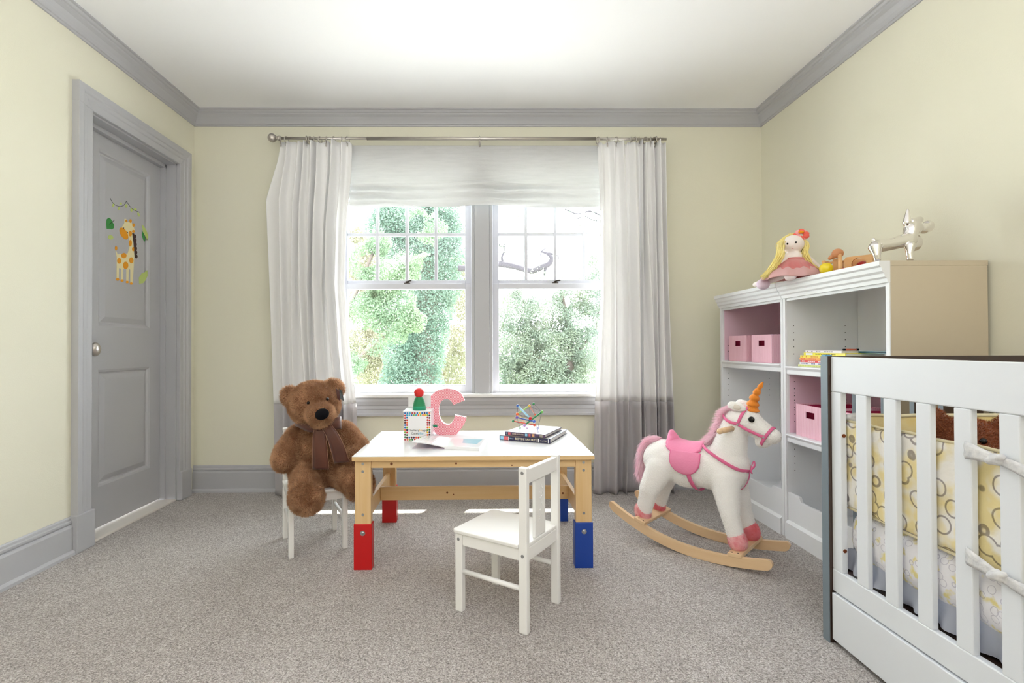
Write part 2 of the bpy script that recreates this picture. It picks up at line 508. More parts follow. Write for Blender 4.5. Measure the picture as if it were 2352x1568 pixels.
def leaf_face():
    # stiles and rails
    mb.box(LX - 0.035, LX, ly0, P1[0], lz0, lz1); mb.box(LX - 0.035, LX, P1[1], ly1, lz0, lz1)
    mb.box(LX - 0.035, LX, P1[0], P1[1], P1[3], lz1); mb.box(LX - 0.035, LX, P1[0], P1[1], P2[3], P1[2]); mb.box(LX - 0.035, LX, P1[0], P1[1], lz0, P2[2])
leaf_face()
def panel(y0, y1, z0, z1):
    rings = [(0, 0), (0.010, -0.004), (0.016, -0.011), (0.022, -0.012), (0.046, -0.003), (0.050, -0.002)]
    pts = []; fs = []
    for d, x in rings: pts += [(LX + x, y0 + d, z0 + d), (LX + x, y1 - d, z0 + d), (LX + x, y1 - d, z1 - d), (LX + x, y0 + d, z1 - d)]
    for i in range(len(rings) - 1):
        for j in range(4): fs.append((i * 4 + j, i * 4 + (j + 1) % 4, i * 4 + 4 + (j + 1) % 4, i * 4 + 4 + j))
    k = (len(rings) - 1) * 4; fs.append((k, k + 1, k + 2, k + 3))
    mb.poly(pts, fs)
panel(*P1); panel(*P2)
leaf = obj('door_leaf', mb, TRIM, door)
kb = at(221, 802, x=XL - 0.035)
mb = MB().cyl((LX, kb.y, kb.z), (LX + 0.008, kb.y, kb.z), 0.026).cyl((LX + 0.008, kb.y, kb.z), (LX + 0.035, kb.y, kb.z), 0.009)
mb.ell((LX + 0.048, kb.y, kb.z), (0.020, 0.028, 0.034), 24, 16)
obj('door_knob', mb, NICKEL, door)
struct('trim_4', MB().box(XL - 0.14, XL + 0.004, DY0 + 0.012, DY1 - 0.012, -0.05, 0.010), mat('threshold_wood', (226, 220, 212), 0.5), bevel=0.003)

# ------------------------------------------------------------------ windows
def wz(z, s): return CAMH + (z - CAMH) * s
LWX = (-0.90, -0.055); RWX = (0.078, 0.913)
YS, YU = D + 0.045, D + 0.085
sS, sU = YS / D, YU / D
mb = MB()  # mullion between the two windows, side jambs, head
mb.box(-0.060, 0.083, D + 0.02, D + 0.14, WZ0, WZ1).box(WX0, WX0 + 0.02, D - 0.002, D + 0.14, WZ0, WZ1).box(WX1 - 0.02, WX1, D - 0.002, D + 0.14, WZ0, WZ1).box(WX0, WX1, D - 0.002, D + 0.14, WZ1 - 0.02, WZ1)
struct('trim_5', mb, WINW, bevel=0.002)
mb = MB().box(-0.036, 0.060, D - 0.020, D + 0.02, 0.622, 2.09).box(-0.056, -0.036, D - 0.010, D + 0.02, 0.622, 2.09).box(0.060, 0.080, D - 0.010, D + 0.02, 0.622, 2.09)
mb.box(WX0 - 0.095, WX0 + 0.004, D - 0.022, D, 0.60, 2.09).box(WX1 - 0.004, WX1 + 0.095, D - 0.022, D, 0.60, 2.09).box(WX0 - 0.095, WX1 + 0.095, D - 0.022, D, 2.09, 2.185)
struct('trim_6', mb, TRIM, bevel=0.003)
sill = MB().box(-1.06, 1.09, D - 0.055, D + 0.10, 0.600, 0.622)
struct('trim_7', sill, WHITE, bevel=0.006)
apron = [(0, 0.480), (0.026, 0.480), (0.026, 0.492), (0.018, 0.500), (0.016, 0.520), (0.020, 0.524), (0.020, 0.545), (0.026, 0.552), (0.034, 0.575), (0.034, 0.600), (0, 0.600)]
struct('trim_8', MB().prism([(D - d, z) for d, z in apron], -1.03, 1.06, 'x'), TRIM)


def window(name, x0, x1, mx, label):
    wn = empty(name, label, 'window', ((x0 + x1) / 2, D + 0.06, 0.62), kind='structure')
    st = 0.043
    # lower sash (inner)
    a, b = x0 * sS, x1 * sS
    zb, zr0, zr1 = wz(0.625, sS), wz(1.297, sS), wz(1.333, sS)
    m1 = MB().box(a, a + st, YS, YS + 0.035, zb, zr1).box(b - st, b, YS, YS + 0.035, zb, zr1).box(a + st, b - st, YS + 0.001, YS + 0.035, zb, wz(0.672, sS)).box(a + st, b - st, YS - 0.003, YS + 0.035, zr0, zr1)
    m1.box(a + st, b - st, YS + 0.006, YS + 0.03, wz(0.672, sS), wz(0.678, sS))
    lo = obj('lower_sash', m1, WINW, wn, bevel=0.002)
    obj('glass', MB().box(a + st, b - st, YS + 0.016, YS + 0.019, wz(0.672, sS), zr0), GLASS, lo)
    # upper sash (outer) with muntins
    a, b = x0 * sU, x1 * sU
    z0, z1 = wz(1.31, sU), 2.08
    m2 = MB().box(a, a + st, YU, YU + 0.035, z0, z1).box(b - st, b, YU, YU + 0.035, z0, z1).box(a + st, b - st, YU + 0.001, YU + 0.035, z0, z0 + 0.045).box(a + st, b - st, YU + 0.001, YU + 0.035, z1 - 0.05, z1)
    up = obj('upper_sash', m2, WINW, wn, bevel=0.002)
    m3 = MB()
    for x in mx: m3.box(x * sU - 0.010, x * sU + 0.010, YU + 0.004, YU + 0.032, z0 + 0.04, z1 - 0.04)
    for z in (1.652, 1.95): m3.box(a + st, b - st, YU + 0.006, YU + 0.030, wz(z, sU) - 0.010, wz(z, sU) + 0.010)
    obj('muntins', m3, WINW, up, bevel=0.002)
    obj('glass', MB().box(a + st, b - st, YU + 0.016, YU + 0.019, z0 + 0.04, z1 - 0.04), GLASS, up)
    lx = (mx[1]) * sS
    m4 = MB().box(lx - 0.020, lx + 0.020, YS + 0.002, YS + 0.024, zr1, zr1 + 0.006).cyl((lx, YS + 0.012, zr1 + 0.006), (lx, YS + 0.012, zr1 + 0.016), 0.011, 12)
    m4.tube([(lx, YS + 0.010, zr1 + 0.016), (lx + 0.02, YS - 0.004, zr1 + 0.018), (lx + 0.032, YS - 0.012, zr1 + 0.018)], [0.006, 0.005, 0.004], 8)
    obj('sash_lock', m4, mat('dark_bronze', (70, 62, 56), 0.4, 0.8), wn)


window('window_1', *LWX, (-0.667, -0.475, -0.286), 'left double hung window with small panes in the upper sash')
window('window_2', *RWX, (0.299, 0.489, 0.676), 'right double hung window with small panes in the upper sash')

# unseen eave over the windows, its edge set to trim the sun to a strip
UNSEEN_EAVEM = mat('unseen_eave_paint', (210, 210, 208), 0.8)
struct('trim_unseen_eave', MB().box(-4, 4, D + 0.14, 4.134, 2.44, 2.56), UNSEEN_EAVEM)

# ------------------------------------------------------------------ roman shade
def shade_fn(u, v):
    x = -0.826 + 1.606 * u
    z = 2.206 - 0.40 * v
    cx = abs(x)                      # pulled up at the middle cord
    lift = 0.022 * math.exp(-(cx / 0.16) ** 2) + 0.006 * noise.noise((x * 4, v * 3, 0))
    y = D - 0.060
    if v < 0.62:
        y += 0.0022 * math.sin(v / 0.62 * 2 * PI * 2.0) + 0.0012 * noise.noise((x * 2, v * 25, 1))
    else:
        t = (v - 0.62) / 0.38
        ph = t * 2.6 * 2 * PI + 1.6 * noise.noise((x * 2.6, 0.3, 2)) + 0.9 * noise.noise((x * 6, t, 4))
        y -= 0.016 + 0.028 * math.sin(ph) * (0.6 + 0.4 * math.sin(x * 7)) * min(1, t * 5) * (1 - 0.5 * t) + 0.012 * t
        z += lift * (1 - 0.4 * t)
    return Vector((x, y, z + (0.004 * math.sin(x * 9) if v > 0.9 else 0)))


rs = obj('roman_shade', MB().grid(shade_fn, 150, 90), SHADE, solid=0.0015)
tag(rs, 'white linen roman shade pulled up over the top of the windows', 'roman shade')
obj('head_rail', MB().box(-0.82, 0.775, D - 0.052, D - 0.024, 2.178, 2.204), WHITE, rs)

# ------------------------------------------------------------------ curtain rod and rings
RODY, RODZ = D - 0.105, 2.232
rod = empty('curtain_rod', 'brushed nickel curtain rod with a ball finial at its left end', 'curtain rod', (0, RODY, RODZ))
xa, xb, xc, xd = -1.262, -0.708, 0.733, 1.180
obj('thin_rod', MB().cyl((xa, RODY, RODZ), (xb + 0.02, RODY, RODZ), 0.0080), NICKEL, rod)
obj('thin_rod', MB().cyl((xc - 0.02, RODY, RODZ - 0.001), (xd, RODY, RODZ - 0.003), 0.0080), NICKEL, rod)
obj('thick_rod', MB().cyl((xb, RODY, RODZ), (xc, RODY, RODZ), 0.0105), NICKEL, rod)
obj('finial', MB().ell((-1.300, RODY, RODZ + 0.003), 0.027, 28, 18).cyl((-1.275, RODY, RODZ), (-1.255, RODY, RODZ), 0.012).cyl((-1.262, RODY, RODZ), (-1.250, RODY, RODZ), 0.016), NICKEL, rod)
for bx in (-1.085, 0.0, 1.115):
    mb = MB().tube([(bx, D, 2.20), (bx, D - 0.05, 2.200), (bx, RODY, 2.212)], 0.006, 10).torus((bx, RODY, RODZ), (1, 0, 0), 0.0135, 0.0035)
    mb.cyl((bx, D, 2.20), (bx, D - 0.006, 2.20), 0.02)
    if bx == 0.0: mb.tube([(bx, RODY - 0.012, 2.22), (bx + 0.002, RODY - 0.012, 2.205), (bx + 0.006, RODY - 0.004, 2.195)], 0.004, 8)
    obj('bracket', mb, NICKEL, rod)
for side, pxs in (('left', (645, 658, 704, 713, 721, 735, 749, 767, 785, 798)), ('right', (1373, 1395, 1415, 1449, 1458, 1468, 1482, 1495, 1503, 1516))):
    for i, px in enumerate(pxs):
        p = at(px, 320, y=RODY)
        mb = MB().torus((p.x, RODY, RODZ - 0.010), (1, 0.35 * (-1) ** i, 0), 0.0200, 0.0028, 24, 8)
        mb.torus((p.x, RODY, RODZ - 0.034), (0.2, 1, 0), 0.004, 0.0012, 12, 6)
        mb.box(p.x - 0.004, p.x + 0.004, RODY - 0.003, RODY + 0.003, RODZ - 0.050, RODZ - 0.037)
        o = obj('curtain_ring', mb, NICKEL)
        tag(o, 'small nickel clip ring holding the top of the %s curtain' % side, 'curtain ring', 'clip rings of the %s curtain' % side)


# ------------------------------------------------------------------ curtains
def interp(tab, t):
    for (a, va), (b, vb) in zip(tab, tab[1:]):
        if t <= b or b == tab[-1][0]:
            k = 0 if b == a else max(0, min(1, (t - a) / (b - a))); k = k * k * (3 - 2 * k) if False else k
            return va + (vb - va) * k
    return tab[-1][1]


def curtain(name, left, right, folds, ph, z_split, label, seed):
    t = empty(name, label, 'curtain', ((left[0][1] + right[0][1]) / 2, D - 0.12, 0.0))

    def fn_(z0, z1):
        def f(u, v):
            z = z0 + (z1 - z0) * v
            d = 2.205 - z           # distance below the top
            xl, xr = interp(left, d), interp(right, d)
            a = 0
            k = 1.0
            flare = 0.75 + 0.25 * min(1, d / 0.6)
            for i, (fc, fw, fa) in enumerate(folds):
                c = fc + 0.010 * math.sin(d * 2.1 + i * 1.7 + seed)
                a += 1.25 * fa * flare * math.exp(-((u - c) / fw) ** 2)
            yy = D - 0.098 - a + 0.006 * math.sin(u * 40 + d * 0.8) + 0.003 * noise.noise((u * 7, d * 1.5, seed))
            yy -= 0.020 * min(1, max(0, (d - 1.9) / 0.3)) * math.sin(u * 9 + seed)
            xo = 0.010 * math.sin(u * 31 + d * 1.3 + seed) * flare
            top = 0.010 * math.sin(u * 42 + ph) if v == 0 and z0 > 2 else 0
            xb = left[0][1]
            return Vector((xb + (xr - xb) * u + (xl - xb) * (1 - u) ** 5 + xo * math.sin(PI * u), yy, z + top))
        return f
    obj('curtain_panel', MB().grid(fn_(2.205, z_split), 220, 40), CURT, t, solid=0.0012)
    obj('grey_band', MB().grid(fn_(z_split, 0.004), 220, 16), CURTG, t, solid=0.0014, label='grey linen band along the foot')
    return t


fl = [(0.13, 0.018, 0.045), (0.26, 0.028, 0.05), (0.36, 0.020, 0.04), (0.45, 0.020, 0.055), (0.55, 0.022, 0.05), (0.66, 0.022, 0.04), (0.76, 0.022, 0.055), (0.87, 0.028, 0.05), (0.97, 0.03, 0.02)]
curtain('curtain', [(0, -1.250), (0.10, -1.265), (0.355, -1.342), (0.8, -1.325), (1.65, -1.295), (2.2, -1.285)], [(0, -0.800), (0.2, -0.805), (0.5, -0.835), (0.9, -0.845), (1.3, -0.815), (1.65, -0.775), (2.2, -0.765)], fl, 0, 0.572,
        'left full length white curtain with a grey band, behind the teddy bear', 0.0)
fr = [(0.05, 0.03, 0.02), (0.22, 0.035, 0.05), (0.36, 0.022, 0.05), (0.52, 0.030, 0.055), (0.62, 0.018, 0.045), (0.71, 0.018, 0.05), (0.80, 0.018, 0.04), (0.88, 0.022, 0.055), (0.975, 0.02, 0.045)]
curtain('curtain', [(0, 0.745), (0.4, 0.760), (1.0, 0.760), (1.65, 0.720), (2.2, 0.705)], [(0, 1.175), (0.6, 1.180), (1.65, 1.205), (2.2, 1.212)], fr, 1, 0.578,
        'right full length white curtain with a grey band, behind the rocking unicorn', 2.0)

# wall socket by the right curtain
so_ = obj('wall_outlet', MB().box(1.205, 1.262, D - 0.006, D, 0.405, 0.495), mat('outlet_plastic', (232, 228, 212), 0.4), bevel=0.002)
tag(so_, 'small cream wall outlet plate beside the right curtain', 'outlet')
obj('socket', MB().box(1.222, 1.245, D - 0.0075, D - 0.005, 0.418, 0.444).box(1.222, 1.245, D - 0.0075, D - 0.005, 0.456, 0.482), WHITE, so_, bevel=0.002)

# ------------------------------------------------------------------ play table
TZ = 0.4713
tb = empty('play_table', "white topped pine children's table on red and blue leg extenders", 'table', (-0.03, 2.39, 0))
tx0, tx1, ty0, ty1 = -0.532, 0.4719, 2.0755, 2.7041
obj('tabletop', MB().box(tx0, tx1, ty0, ty1, TZ - 0.019, TZ - 0.0015), PINE, tb, bevel=0.0015)
obj('laminate_surface', MB().box(tx0 + 0.0008, tx1 - 0.0008, ty0 + 0.0008, ty1 - 0.0008, TZ - 0.0015, TZ), LAM, tb, label='white laminate surface of the tabletop')
lw, ld = 0.066, 0.036


def table_leg(x, y, front, m, mname):
    lg = obj('leg', MB().box(x, x + lw, y, y + ld, 0.16, TZ - 0.019), PINEV, tb, bevel=0.002)
    obj('leg_extender', MB().box(x - 0.0045, x + lw + 0.0045, y - 0.004, y + ld + 0.004, 0.0, 0.189), m, lg, bevel=0.002, label=mname + ' painted leg extender')
    yf = y - 0.004 if front else y + ld + 0.004
    s = -1 if front else 1
    mb = MB().disc((x + lw / 2, yf, 0.152), (0, s, 0), 0.0105, 20, 0.0012); mb.ell((x + lw / 2, yf + s * 0.001, 0.152), (0.0075, 0.003, 0.0075), 16, 8)
    obj('bolt', mb, STEEL, lg)
    for z in (0.438, 0.406, 0.227):
        mb = MB().disc((x + lw / 2, y if front else y + ld, z), (0, s, 0), 0.0058, 16, 0.0010)
        obj('screw', mb, STEEL, lg)
    return lg


xl_, xr_ = -0.523, 0.396
table_leg(xl_, 2.092, True, RED, 'red'); table_leg(xr_, 2.092, True, BLUE, 'blue')
table_leg(xl_ + 0.008, 2.650, False, RED, 'red'); table_leg(xr_ - 0.006, 2.650, False, BLUE, 'blue')
ap = obj('apron', MB().box(xl_ + lw, xr_, 2.096, 2.116, TZ - 0.052, TZ - 0.019), PINE, tb, bevel=0.0015)
obj('knot', MB().disc((-0.372, 2.0965, 0.436), (0, -1, 0), 0.006, 12), KNOT, ap)
obj('knot', MB().disc((-0.103, 2.0965, 0.436), (0, -1, 0), 0.0045, 12), KNOT, ap)
obj('knot', MB().disc((0.13, 2.0965, 0.427), (0, -1, 0), 0.003, 12), KNOT, ap)
obj('apron', MB().box(xl_ + lw, xr_, 2.664, 2.684, TZ - 0.052, TZ - 0.019), PINE, tb, bevel=0.0015)
for x in (xl_ + 0.026, xr_ + 0.020):
    obj('side_rail', MB().box(x, x + 0.020, 2.128, 2.650, 0.190, 0.260), PINE, tb, bevel=0.002)
st = obj('stretcher', MB().box(xl_ + 0.046, xr_ + 0.020, 2.388, 2.408, 0.196, 0.259), PINE, tb, bevel=0.002)
obj('knot', MB().disc((-0.16, 2.3885, 0.230), (0, -1, 0), 0.005, 12), KNOT, st)
obj('knot', MB().disc((-0.13, 2.3885, 0.222), (0, -1, 0), 0.003, 12), KNOT, st)
obj('knot', MB().disc((0.39, 2.3885, 0.224), (0, -1, 0), 0.005, 12), KNOT, st)


# ------------------------------------------------------------------ children's chairs
def child_chair(ox, oy, ang, label):
    """origin = outer back corner; x along the backrest, y from the back to the front"""
    c = empty('child_chair', label, 'chair', (ox, oy, 0), ang)
    W, DP, PU, PD = 0.254, 0.2866, 0.022, 0.030
    k = dict(parent=c, world=False, bevel=0.003)
    for x in (0, W - PU):
        obj('back_leg', MB().box(x, x + PU, 0, PD, 0, 0.532), CHAIRW, **k)
        obj('front_leg', MB().box(x, x + PU, DP - PD, DP, 0, 0.270), CHAIRW, **k)
    seat = [(-0.004, PD + 0.001), (PU + 0.001, PD + 0.001), (PU + 0.001, 0.006), (W - PU - 0.001, 0.006), (W - PU - 0.001, PD + 0.001), (W + 0.004, PD + 0.001), (W + 0.004, DP + 0.0), (W - 0.004, DP + 0.010), (0.004, DP + 0.010), (-0.004, DP + 0.0)]
    obj('seat', MB().prism(seat, 0.2702, 0.283, 'z'), CHAIRW, **k)
    obj('apron', MB().box(PU, W - PU, DP - 0.024, DP - 0.006, 0.230, 0.2702), CHAIRW, **k)
    obj('apron', MB().box(PU, W - PU, 0.006, 0.024, 0.226, 0.2702), CHAIRW, **k)
    for x in (0.003, W - PU + 0.003):
        obj('apron', MB().box(x, x + 0.016, PD, DP - PD, 0.230, 0.2702), CHAIRW, **k)
        obj('stretcher', MB().cyl((x + 0.008, PD - 0.002, 0.139), (x + 0.008, DP - PD + 0.002, 0.139), 0.0085, 16), CHAIRW, parent=c, world=False)
    obj('top_rail', MB().box(PU, W - PU, 0.003, 0.023, 0.478, 0.526), CHAIRW, **k)
    sl = obj('back_slat', MB().box(0.075, 0.150, 0.008, 0.020, 0.284, 0.480), CHAIRW, **k)
    mb = MB(); rnd = random.Random(3)
    for i in range(16):
        zz = 0.335 + i * 0.0078; xx = 0.095 + rnd.random() * 0.036; a = rnd.random() * PI
        mb.tube([(xx, 0.0078, zz), (xx + 0.008 * math.cos(a), 0.0072, zz + 0.008 * math.sin(a))], [0.0012, 0.0012], 6)
    obj('carved_relief', mb, CHAIRW, sl, world=False)
    for x, s in ((0, -1), (W, 1)):
        for y, z in ((PD / 2, 0.515), (PD / 2, 0.249), (DP - PD / 2, 0.251)):
            obj('screw', MB().disc((x, y, z), (s, 0, 0), 0.0055, 14, 0.0009).disc((x + s * 0.0009, y, z), (s, 0, 0), 0.0025, 8, 0.0003), STEEL, c, world=False)
    return c


child_chair(0.145, 1.605, rad(55.7), "white wooden children's chair standing empty in front of the play table")
child_chair(-0.739, 2.5725, rad(206.5), "white wooden children's chair with the teddy bear sitting on it")

# ------------------------------------------------------------------ teddy bear on the chair
BEARM = mat('teddy_plush', (158, 114, 82), 0.95, sheen=0.4, var=(35, (120, 72, 42), 0.3), bump=(120, 0.5))
BEARF = mat('teddy_fur', (226, 186, 148), 0.75, var=(16, (160, 116, 84), 0.16), trans=0.3)
BLACK = mat('black_plush', (8, 8, 14), 0.8, spec=0.15)
BLACKG = mat('black_glass', (12, 10, 10), 0.08)
RIB = mat('brown_satin', (100, 52, 34), 0.45, sheen=0.3, var=(12, (72, 36, 26), 0.3))
RIBE = mat('ribbon_stitching', (176, 132, 108), 0.6)
bear = empty('teddy_bear', 'big brown plush teddy bear with a ribbon bow, sitting on a small white chair', 'teddy bear', (-0.76, 2.36, 0.287))
A = at
hc = A(722, 928, y=2.31)
parts = [('e', hc, (0.114, 0.100, 0.104)),
         ('e', A(735, 950, y=2.215), (0.062, 0.055, 0.050)),              # muzzle
         ('e', A(735, 966, y=2.225), (0.045, 0.040, 0.030)),
         ('e', A(735, 1045, y=2.375), (0.120, 0.100, 0.140)),             # belly
         ('e', A(730, 1080, y=2.37), (0.130, 0.108, 0.095)),
         ('e', A(735, 995, y=2.37), (0.105, 0.080, 0.060)),
         # ears
         ('e', A(667, 911, y=2.325), (0.044, 0.026, 0.050), Matrix.Rotation(rad(-20), 3, 'Y')),
         ('e', A(767, 891, y=2.335), (0.050, 0.026, 0.042), Matrix.Rotation(rad(25), 3, 'Y')),
         # arms
         ('c', A(684, 1000, y=2.36), A(659, 1040, y=2.30), 0.050, 0.056),
         ('c', A(659, 1040, y=2.30), A(653, 1056, y=2.27), 0.056, 0.053),
         ('c', A(788, 995, y=2.37), A(820, 1030, y=2.36), 0.058, 0.056),
         ('c', A(820, 1030, y=2.36), A(816, 1050, y=2.30), 0.052, 0.048),
         # legs
         ('c', A(700, 1085, y=2.30), A(700, 1118, y=2.20), 0.062, 0.060),
         ('e', A(704, 1142, y=2.17), (0.074, 0.060, 0.074)),
         ('c', A(775, 1085, y=2.34), A(815, 1105, y=2.25), 0.062, 0.058),
         ('e', A(824, 1112, y=2.24), (0.068, 0.058, 0.072))]
bb = obj('body', fur(blob(parts, 0.007, 5), 120000, 0.0165, 0.0013, 1.2, 2, -0.10), [BEARM, BEARF], bear)
bb['label'] = 'brown plush body, head, arms and legs'
nz = A(739.5, 951, y=2.150)
mb = MB()
mb.ell(nz, (0.031, 0.014, 0.024), 20, 12, rot=Matrix.Rotation(rad(-18), 3, 'Y')); obj('nose', mb, BLACK, bear)
for px, py in ((708, 925), (752, 916)):
    p = A(px, py, y=2.205); obj('eye', MB().ell(p, 0.0072, 14, 10), BLACKG, bear)
tgp = A(783, 907, y=2.29)
mb = MB().poly([A(773, 893, y=2.26), A(781, 899, y=2.255), A(789, 921, y=2.25), A(781, 918, y=2.25)], [(0, 1, 2, 3)]) and None
mb = MB(); mb.poly([A(779, 893, y=2.262), A(786, 897, y=2.258), A(790, 921, y=2.25), A(781, 916, y=2.25)], [(0, 1, 2, 3)])
obj('ear_tag', mb, mat('tag_card', (52, 56, 58), 0.4), bear, solid=0.0012)
mb = MB(); mb.poly([A(771, 891, y=2.255), A(779, 897, y=2.25), A(781, 921, y=2.245), A(775, 914, y=2.25)], [(0, 1, 2, 3)])
obj('ear_tag', mb, mat('tag_card_red', (74, 34, 34), 0.4), bear, solid=0.0012)


def ribbon(name, pts, width, parent, wdir=(1, 0, 0)):
    sp = smooth_path(pts, 6); n = len(sp)
    Wd = Vector(wdir)
    ws = width if isinstance(width, (list, tuple)) else [width, width]
    mb = MB(); L = []
    for i, p in enumerate(sp):
        wv = Wd * (ws[0] + (ws[1] - ws[0]) * i / (n - 1)) / 2
        L.append((p - wv, p + wv))
    pts_ = [q for ab in L for q in (ab[0], ab[0].lerp(ab[1], 0.25) + Vector((0, -0.002, 0)), ab[0].lerp(ab[1], 0.5) + Vector((0, 0.001, 0)), ab[0].lerp(ab[1], 0.75) + Vector((0, -0.002, 0)), ab[1])]
    fs = [(i * 5 + j, i * 5 + j + 1, i * 5 + 6 + j, i * 5 + 5 + j) for i in range(n - 1) for j in range(4)]
    mb.poly(pts_, fs, True)
    o = obj(name, mb, RIB, parent, solid=0.0012)
    e = MB().tube([ab[0] + Vector((0, -0.0012, 0)) for ab in L], 0.0009, 6).tube([ab[1] + Vector((0, -0.0012, 0)) for ab in L], 0.0009, 6)
    obj('stitched_edge', e, RIBE, o)
    return o


bow = bear
ribbon('ribbon_tail', [A(738, 975, y=2.235), A(734, 1000, y=2.225), A(735, 1040, y=2.222), A(737, 1078, y=2.230)], [0.050, 0.074], bow)
ribbon('ribbon_tail', [A(748, 975, y=2.228), A(764, 1000, y=2.215), A(776, 1030, y=2.215), A(785, 1062, y=2.225)], [0.050, 0.070], bow, (0.97, 0.0, 0.12))
def loop(pts, h0, h1):
    sp = smooth_path(pts, 5); n = len(sp); mb = MB()
    P = []
    for i, p in enumerate(sp):
        h = h0 + (h1 - h0) * math.sin(PI * min(1, i / (n - 1) * 1.0))
        P += [p + Vector((0, 0, -h / 2)), p + Vector((0, -0.002, 0)), p + Vector((0, 0, h / 2))]
    mb.poly(P, [(i * 3 + j, i * 3 + j + 1, i * 3 + 4 + j, i * 3 + 3 + j) for i in range(n - 1) for j in range(2)], True)
    return mb
obj('ribbon_loop', loop([A(742, 981, y=2.222), A(712, 984, y=2.235), A(684, 970, y=2.26), A(680, 968, y=2.30), A(712, 975, y=2.28), A(742, 979, y=2.25)], 0.020, 0.042), RIB, bow, solid=0.0012)
obj('ribbon_loop', loop([A(742, 981, y=2.222), A(762, 974, y=2.232), A(780, 970, y=2.25), A(783, 972, y=2.29), A(762, 976, y=2.28), A(742, 979, y=2.25)], 0.020, 0.056), RIB, bow, solid=0.0012)
obj('ribbon_knot', MB().ell(A(743, 980, y=2.228), (0.014, 0.012, 0.012), 14, 10), RIB, bow)

# ------------------------------------------------------------------ things on the table
PALE = mat('white_card', (240, 240, 242), 0.25, coat=0.3)
DOTC = [(206, 32, 36), (240, 190, 30), (36, 110, 180), (90, 40, 40), (236, 110, 60), (130, 180, 70), (60, 40, 80), (60, 170, 200), (30, 120, 70), (180, 60, 70)]
DOTM = [mat('print_dot_%s' % n_, c, 0.4) for n_, c in zip(('red', 'yellow', 'blue', 'maroon', 'orange', 'lime', 'purple', 'cyan', 'green', 'rose'), DOTC)]
INK = mat('black_ink', (40, 36, 40), 0.5)
jb = empty('toy_box', 'square white jack in the box toy with coloured dots and lettering, popped open', 'toy', (-0.303, 2.486, TZ))
bx0, bx1, by0, by1, bz0, bz1 = -0.371, -0.239, 2.42, 2.552, TZ, 0.614
obj('box', MB().box(bx0, bx1, by0, by1, bz0, bz1 - 0.004), PALE, jb, bevel=0.003)
obj('rim', MB().box(bx0 - 0.003, bx1 + 0.002, by0 - 0.003, by1 + 0.002, bz1 - 0.004, bz1), PALE, jb, bevel=0.001)
mb = MB(); rnd = random.Random(5)
W_ = bx1 - bx0 - 0.004; Hh = bz1 - bz0 - 0.006
for ring in (0, 1):
    off = 0.0052 + ring * 0.0095
    nx = int((W_ - 2 * off) / 0.0108); nz = int((Hh - 2 * off) / 0.0108)
    P_ = [(off + (W_ - 2 * off) * i / nx, off) for i in range(nx)] + [(W_ - off, off + (Hh - 2 * off) * i / nz) for i in range(nz)]
    P_ += [(W_ - off - (W_ - 2 * off) * i / nx, Hh - off) for i in range(nx)] + [(off, Hh - off - (Hh - 2 * off) * i / nz) for i in range(nz)]
    for q in P_:
        mb.mi = rnd.randrange(len(DOTM)); mb.disc((bx0 + 0.002 + q[0], by0, bz0 + 0.001 + q[1]), (0, -1, 0), 0.0046, 12, 0.0004)
obj('dot_border', mb, DOTM, jb)
TXM = Matrix.Rotation(rad(90), 4, 'X')
for txt, z, cols in (('The Very Hungry', 0.520, [4, 0, 3]), ('Caterpillar', 0.507, [8])):
    pass
mb = MB()
def word(mb, t, x, z, size, mi, y=by0 - 0.0002, sx=1.0, al='LEFT'):
    add_mesh(mb, text_mb(t, size, Matrix.Translation((x, y, z)) @ TXM, 0.0003, al, sx), mi)
word(mb, 'The', -0.3500, 0.521, 0.0150, 0); word(mb, 'Very', -0.3250, 0.521, 0.0150, 0); word(mb, 'Hu', -0.2960, 0.521, 0.0150, 1); word(mb, 'ngry', -0.2815, 0.521, 0.0150, 0)
word(mb, 'Cater', -0.335, 0.506, 0.0150, 0); word(mb, 'pillar', -0.3025, 0.506, 0.0150, 2)
obj('lettering', mb, [INK, DOTM[1], DOTM[7]], jb)
lid = MB().prism([(-0.366, 0.620), (-0.366, 0.672), (-0.358, 0.682), (-0.262, 0.682), (-0.252, 0.672), (-0.252, 0.620)], 2.543, 2.548, 'y')
obj('lid', lid, PALE, jb, bevel=0.001)
mb = MB().cyl((bx1, 2.48, 0.535), (bx1 + 0.010, 2.48, 0.535), 0.004, 10)
cr = obj('crank', mb, PALE, jb)
obj('crank_knob', MB().cyl((bx1 + 0.006, 2.47, 0.535), (bx1 + 0.026, 2.47, 0.533), 0.0068, 14), mat('green_plastic', (24, 120, 84), 0.3), cr)
GREENC = mat('green_cloth', (14, 128, 78), 0.55, sheen=0.3, bump=(60, 0.1)); GREEN2 = mat('light_green_cloth', (20, 158, 118), 0.5, sheen=0.3)
REDP = mat('red_felt', (214, 34, 30), 0.5)
prof = [(0.0330, 0.614), (0.0325, 0.630), (0.031, 0.632), (0.029, 0.645), (0.0265, 0.655), (0.022, 0.668), (0.016, 0.676), (0.010, 0.680)]
mb = MB(); mb.tube([(-0.302, 2.475, z) for r, z in prof], [r for r, z in prof], 28, flat=(0.85, 1), up=(0, 1, 0))
for f in mb.bm.faces:
    if f.calc_center_median().z < 0.631: f.material_index = 1
obj('pop_up_cone', mb, [GREENC, GREEN2], jb)
obj('pop_up_ball', MB().ell((-0.303, 2.475, 0.697), (0.0245, 0.0235, 0.0235), 26, 18), REDP, jb)

